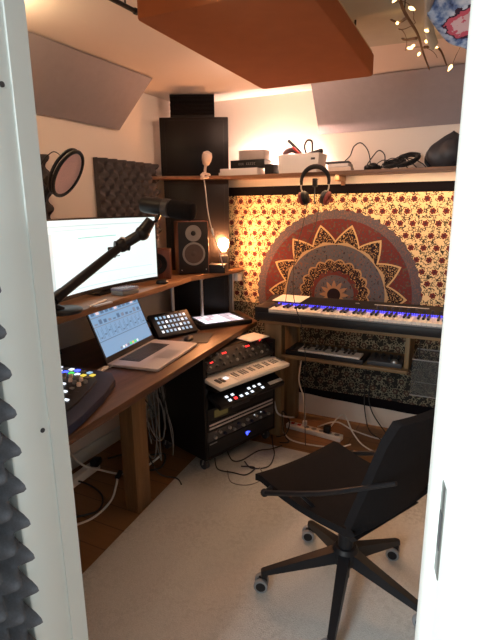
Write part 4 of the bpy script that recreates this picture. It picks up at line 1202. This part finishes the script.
CB = [('black cable hanging down the wall below the tapestry to the floor', [(-.62, 3.16, .42), (-.62, 3.15, .22), (-.60, 3.12, .10), (-.55, 3.05, .02), (-.45, 2.98, .008)]),
      ('second black cable curling on the floor under the basket', [(-.58, 3.16, .40), (-.59, 3.15, .24), (-.55, 3.12, .12), (-.40, 3.0, .015), (-.30, 2.9, .020), (-.36, 2.84, .020)]),
      ('black cable tangled beside the stand post on the floor', [(-1.10, 2.73, .01), (-1.03, 2.72, .05), (-1.02, 2.76, .12), (-1.06, 2.73, .20), (-1.04, 2.72, .05), (-1.0, 2.70, .01), (-1.05, 2.66, .013)]),
      ('black cable looped on the rug in front of the rack', [(-1.15, 2.35, .012), (-1.08, 2.30, .012), (-1.0, 2.36, .012), (-1.02, 2.50, .012), (-1.07, 2.60, .012), (-1.12, 2.70, .03)]),
      ('black cable drooping from the rack bottom edge onto the rug', [(-1.225, 2.27, .10), (-1.19, 2.27, .05), (-1.17, 2.36, .013), (-1.13, 2.50, .013), (-1.065, 2.56, .013), (-1.02, 2.63, .013)]),
      ('black cable curling out from the rack along the rug edge', [(-1.27, 2.20, .085), (-1.24, 2.18, .03), (-1.16, 2.21, .012), (-1.08, 2.22, .012), (-1.06, 2.30, .02), (-1.14, 2.28, .02)])]
for lab, pts in CB: tube_thing('cable', lab, 'cable', pts, .004, CABLEB, 7)
tube_thing('cable', 'grey cable lying in a thin arc on the rug before the rack', 'cable', [(-1.20, 2.22, .011), (-1.12, 2.12, .010), (-1.02, 2.14, .010), (-.98, 2.24, .010), (-1.04, 2.32, .018)], .003, CABLEG, 6)
tube_thing('cable', 'silver-tipped cable end lying between rack and stand post', 'cable', [(-1.13, 2.76, .25), (-1.09, 2.73, .18), (-1.02, 2.735, .165), (-.98, 2.74, .17)], .006, STEEL, 7)

# cables under the desk
UD = [('white charger cable lying on the floor boards at the left', [(-1.80, 1.30, .006), (-1.66, 1.44, .006), (-1.60, 1.55, .006), (-1.60, 1.68, .02), (-1.63, 1.76, .055), (-1.645, 1.79, .075)], .006, CABLEW),
      ('white cable drooping behind the wooden desk leg', [(-1.98, 1.72, .30), (-1.93, 1.80, .10), (-1.84, 1.88, .03), (-1.70, 1.92, .02), (-1.60, 1.98, .06), (-1.52, 2.02, .13)], .006, CABLEW),
      ('black cable looping low along the left wall under the desk', [(-1.98, 1.45, .35), (-1.95, 1.60, .12), (-1.86, 1.75, .02), (-1.70, 1.72, .006), (-1.62, 1.60, .006), (-1.72, 1.48, .006)], .005, CABLEB),
      ('black cable slung in a wide sag below the desk top', [(-2.0, 1.30, .62), (-1.96, 1.50, .42), (-1.90, 1.70, .36), (-1.84, 1.95, .42), (-1.82, 2.10, .60)], .005, CABLEB),
      ('black cable hanging steeply from the desk underside', [(-1.90, 1.60, .69), (-1.93, 1.72, .46), (-1.90, 1.90, .30), (-1.80, 2.04, .40), (-1.78, 2.06, .66)], .005, CABLEB),
      ('thin black cable crossing the white wall beneath the desk', [(-2.025, 1.25, .55), (-2.02, 1.55, .44), (-2.02, 1.85, .50), (-2.02, 2.2, .34), (-2.0, 2.4, .12)], .004, CABLEB),
      ('black cable bunched on the floor behind the desk leg', [(-1.90, 2.0, .03), (-1.78, 2.05, .06), (-1.66, 1.98, .03), (-1.56, 2.06, .02), (-1.60, 2.16, .05), (-1.74, 2.14, .01)], .006, CABLEB),
      ('grey cable dangling in loops beside the rack side panel', [(-1.62, 2.08, .69), (-1.60, 2.05, .45), (-1.56, 2.02, .28), (-1.52, 2.05, .22), (-1.53, 2.09, .40), (-1.57, 2.10, .60), (-1.60, 2.10, .69)], .004, CABLEG),
      ('grey cable hanging nearer the desk leg in a long loop', [(-1.66, 2.0, .69), (-1.62, 1.97, .40), (-1.57, 1.95, .20), (-1.53, 1.98, .14), (-1.54, 2.02, .35), (-1.58, 2.03, .69)], .0035, CABLEG),
      ('black cable hanging behind the leg down to the floor', [(-1.58, 1.92, .69), (-1.56, 1.90, .50), (-1.55, 1.92, .25), (-1.50, 1.96, .06), (-1.42, 2.02, .012), (-1.36, 1.98, .012)], .004, CABLEB)]
for lab, pts, r, m_ in UD: tube_thing('cable', lab, 'cable', pts, r, m_, 7)
rg = random.Random(11)
for i in range(7):
    x = -1.60 + .012 * i + rg.uniform(-.02, .02); y = 1.95 + .018 * i
    lowz = rg.uniform(.10, .32)
    pts = [(x, y, .70), (x + rg.uniform(-.03, .05), y + rg.uniform(-.03, .03), .52), (x + .04 + rg.uniform(-.02, .05), y + rg.uniform(-.04, .04), lowz + .12), (x + .06, y + .02, lowz), (x + .02 + rg.uniform(-.02, .03), y + .04, lowz + .15), (x - .02, y + .03, .50), (x - .03, y + .02, .70)]
    tube_thing('cable', 'thin cable in the tangle hanging between desk leg and rack', 'cable', pts, .003, (CABLEG, CABLEB, CABLEG, MGREY)[i % 4], 6, group='cable tangle between desk leg and rack')
for i in range(4):
    x0 = -.56 + .05 * i
    pts = [(x0 - .06, 3.03, 1.713), (x0 - .05, 3.05, 1.735 + .01 * i), (x0, 3.06, 1.765 + .008 * (i % 3)), (x0 + .06, 3.06, 1.74), (x0 + .09, 3.04, 1.713)]
    tube_thing('cable', 'thin black cable arching over the coils on the wall shelf', 'cable', pts, .003, CABLEB, 6, group='cable arches on the wall shelf')
b = MB(); b.obox((-1.650, 1.81, .088), (.022, .05, .022), (.4, 0, .1), .005)
tag(b.build('plug', BLACK), 'black plug on the end of the white charger cable', 'plug')
b = MB(); b.obox((-1.905, 1.79, .032), (.05, .26, .05), (0, 0, .05), .006)
tag(b.build('power_strip', WHITEP), 'white power strip on the floor by the wall under the desk', 'power strip')
b = MB(); b.obox((-1.87, 1.87, .082), (.05, .06, .04), (0, 0, .3), .008)
tag(b.build('adapter', BLACK), 'black adapter plugged into the strip under the desk', 'adapter')
# cables between riser and desk
for lab, pts in (('black cable hanging from the riser shelf behind the laptop', [(-1.98, 1.75, 1.035), (-1.97, 1.76, .92), (-1.98, 1.74, .80), (-1.96, 1.78, .746)]),
                 ('thick black cable dropping behind the pad controller', [(-1.96, 2.28, 1.035), (-1.95, 2.30, .90), (-1.93, 2.33, .80), (-1.90, 2.36, .750)]),
                 ('black cable draped left of the lit pads behind the laptop', [(-1.94, 2.10, .750), (-1.945, 2.20, .82), (-1.93, 2.28, .85), (-1.88, 2.38, .82), (-1.85, 2.46, .76)])):
    tube_thing('cable', lab, 'cable', pts, .005, CABLEB, 7)

# ================================================================== OFFICE CHAIR
t = thing('office_chair', 'black fabric swivel chair on a five-star caster base', 'chair', (-.362, 1.627, .0085), math.atan2(.46, -.888))
SEATZ = .445
def shell(u, v, off=0.0):
    # u: 0 front edge .. 1 top of back; v: 0 right .. 1 left
    s_ = (v - .5) * 2
    if u < .52:
        q = u / .52
        x = .285 - .44 * q; hw = .222 - .012 * q
        z = SEATZ - .020 * math.sin(PI * q) + .014 * s_ * s_
        if q < .10: z -= .012 * (1 - q / .10) ** 2
        nx, nz = 0, 1
    elif u < .64:
        q = (u - .52) / .12; a = q * math.radians(70)
        x = -.155 - .055 * math.sin(a); z = SEATZ + .055 * (1 - math.cos(a)) + .014 * s_ * s_
        hw = .21; nx, nz = math.sin(a), math.cos(a)
    else:
        q = (u - .64) / .36
        x = -.207 - .118 * q; z = SEATZ + .036 + .40 * q; hw = .21 - .022 * q - .022 * max(0, q - .85) / .15
        x += .030 * s_ * s_ * (1 - .3 * q)
        nx, nz = .96, .28
    y = s_ * hw
    return (x + nx * off, y, z + nz * off)
b = MB(); b.slab(lambda u, v: shell(u, v, .014), lambda u, v: shell(u, v, -.014), 50, 16)
o = b.build('seat_shell', CHAIRF, t, sharp=70)
for sy in (-1, 1):
    b = MB(); yv = sy * .245
    b.tube([(.195, sy * .248, SEATZ - .012), (-.07, sy * .228, SEATZ + .115), (-.330, sy * .185, SEATZ + .265)], lambda q: .012 - .005 * q, 8, 4)
    b.sphere((.195, sy * .248, SEATZ - .012), .016, n=8); b.cyl((.195, sy * .248, SEATZ - .012), (.19, sy * .21, SEATZ + .004), .009, n=8)
    b.cyl((.02, sy * .235, SEATZ + .072), (-.02, sy * .045, SEATZ - .15), .007, n=8)
    b.build('armrest', BLACK, t)
b = MB(); b.add([(-.19, -.17, SEATZ - .018), (.10, -.17, SEATZ - .018), (.10, .17, SEATZ - .018), (-.19, .17, SEATZ - .018), (-.07, -.045, SEATZ - .16), (.05, -.045, SEATZ - .16), (.05, .045, SEATZ - .16), (-.07, .045, SEATZ - .16)], [(0, 1, 2, 3), (4, 7, 6, 5), (0, 4, 5, 1), (1, 5, 6, 2), (2, 6, 7, 3), (3, 7, 4, 0)]); b.build('seat_mechanism', BLACK, t)
b = MB(); b.cyl((0, 0, .17), (0, 0, .30), .030, n=18); b.cyl((0, 0, .30), (0, 0, SEATZ - .08), .018, n=16); b.cyl((0, 0, .07), (0, 0, .17), .020, n=16); b.build('gas_column', BLACK, t)
MB().lathe([(.042, .135), (.05, .145), (.05, .195), (.04, .208), (.0, .210)]).build('base_hub', BLACK, t)
base_off = -math.atan2(.46, -.888)
for kx in range(5):
    a = math.radians(-11.5 + 72 * kx) + base_off
    ca, sa = math.cos(a), math.sin(a)
    Ma = RZ(a)
    b = MB(Ma); b.add([(.03, -.026, .145), (.03, .026, .145), (.03, .022, .198), (.03, -.022, .198), (.325, -.014, .070), (.325, .014, .070), (.325, .012, .090), (.325, -.012, .090)],
                      [(0, 3, 2, 1), (4, 5, 6, 7), (0, 1, 5, 4), (1, 2, 6, 5), (2, 3, 7, 6), (3, 0, 4, 7)])
    b.cyl((.316, 0, .058), (.316, 0, .090), .014, n=12)
    b.build('base_leg', BLACK, t)
    Mc = Ma @ TR(.316, 0, 0) @ RZ(math.radians(193 + 11.5 - 72 * kx) + random.uniform(-.25, .25))
    b = MB(Mc); b.box((-.012, -.008, .030), (.024, .008, .058), .006); b.cyl((.012, -.026, .0285), (.012, .026, .0285), .007, n=10); c = b.build('caster', BLACK, t)
    for sy in (-1, 1):
        y0, y1 = (.009, .026) if sy > 0 else (-.026, -.009)
        Mw = Mc @ TR(.012, 0, .0285)
        b = MB(Mw); b.lathe([(.019, 0), (.027, .0), (.0285, .003), (.0285, .014), (.027, .017), (.019, .017)], TR(0, y0, 0) @ Matrix.Rotation(-PI / 2, 4, 'X'), 24); b.build('tyre', RUBBER, c)
        b = MB(Mw); b.lathe([(.0195, -.001), (.0195, .018), (0, .019)], TR(0, y0, 0) @ Matrix.Rotation(-PI / 2, 4, 'X'), 20); b.build('wheel_hub', BLACK, c)
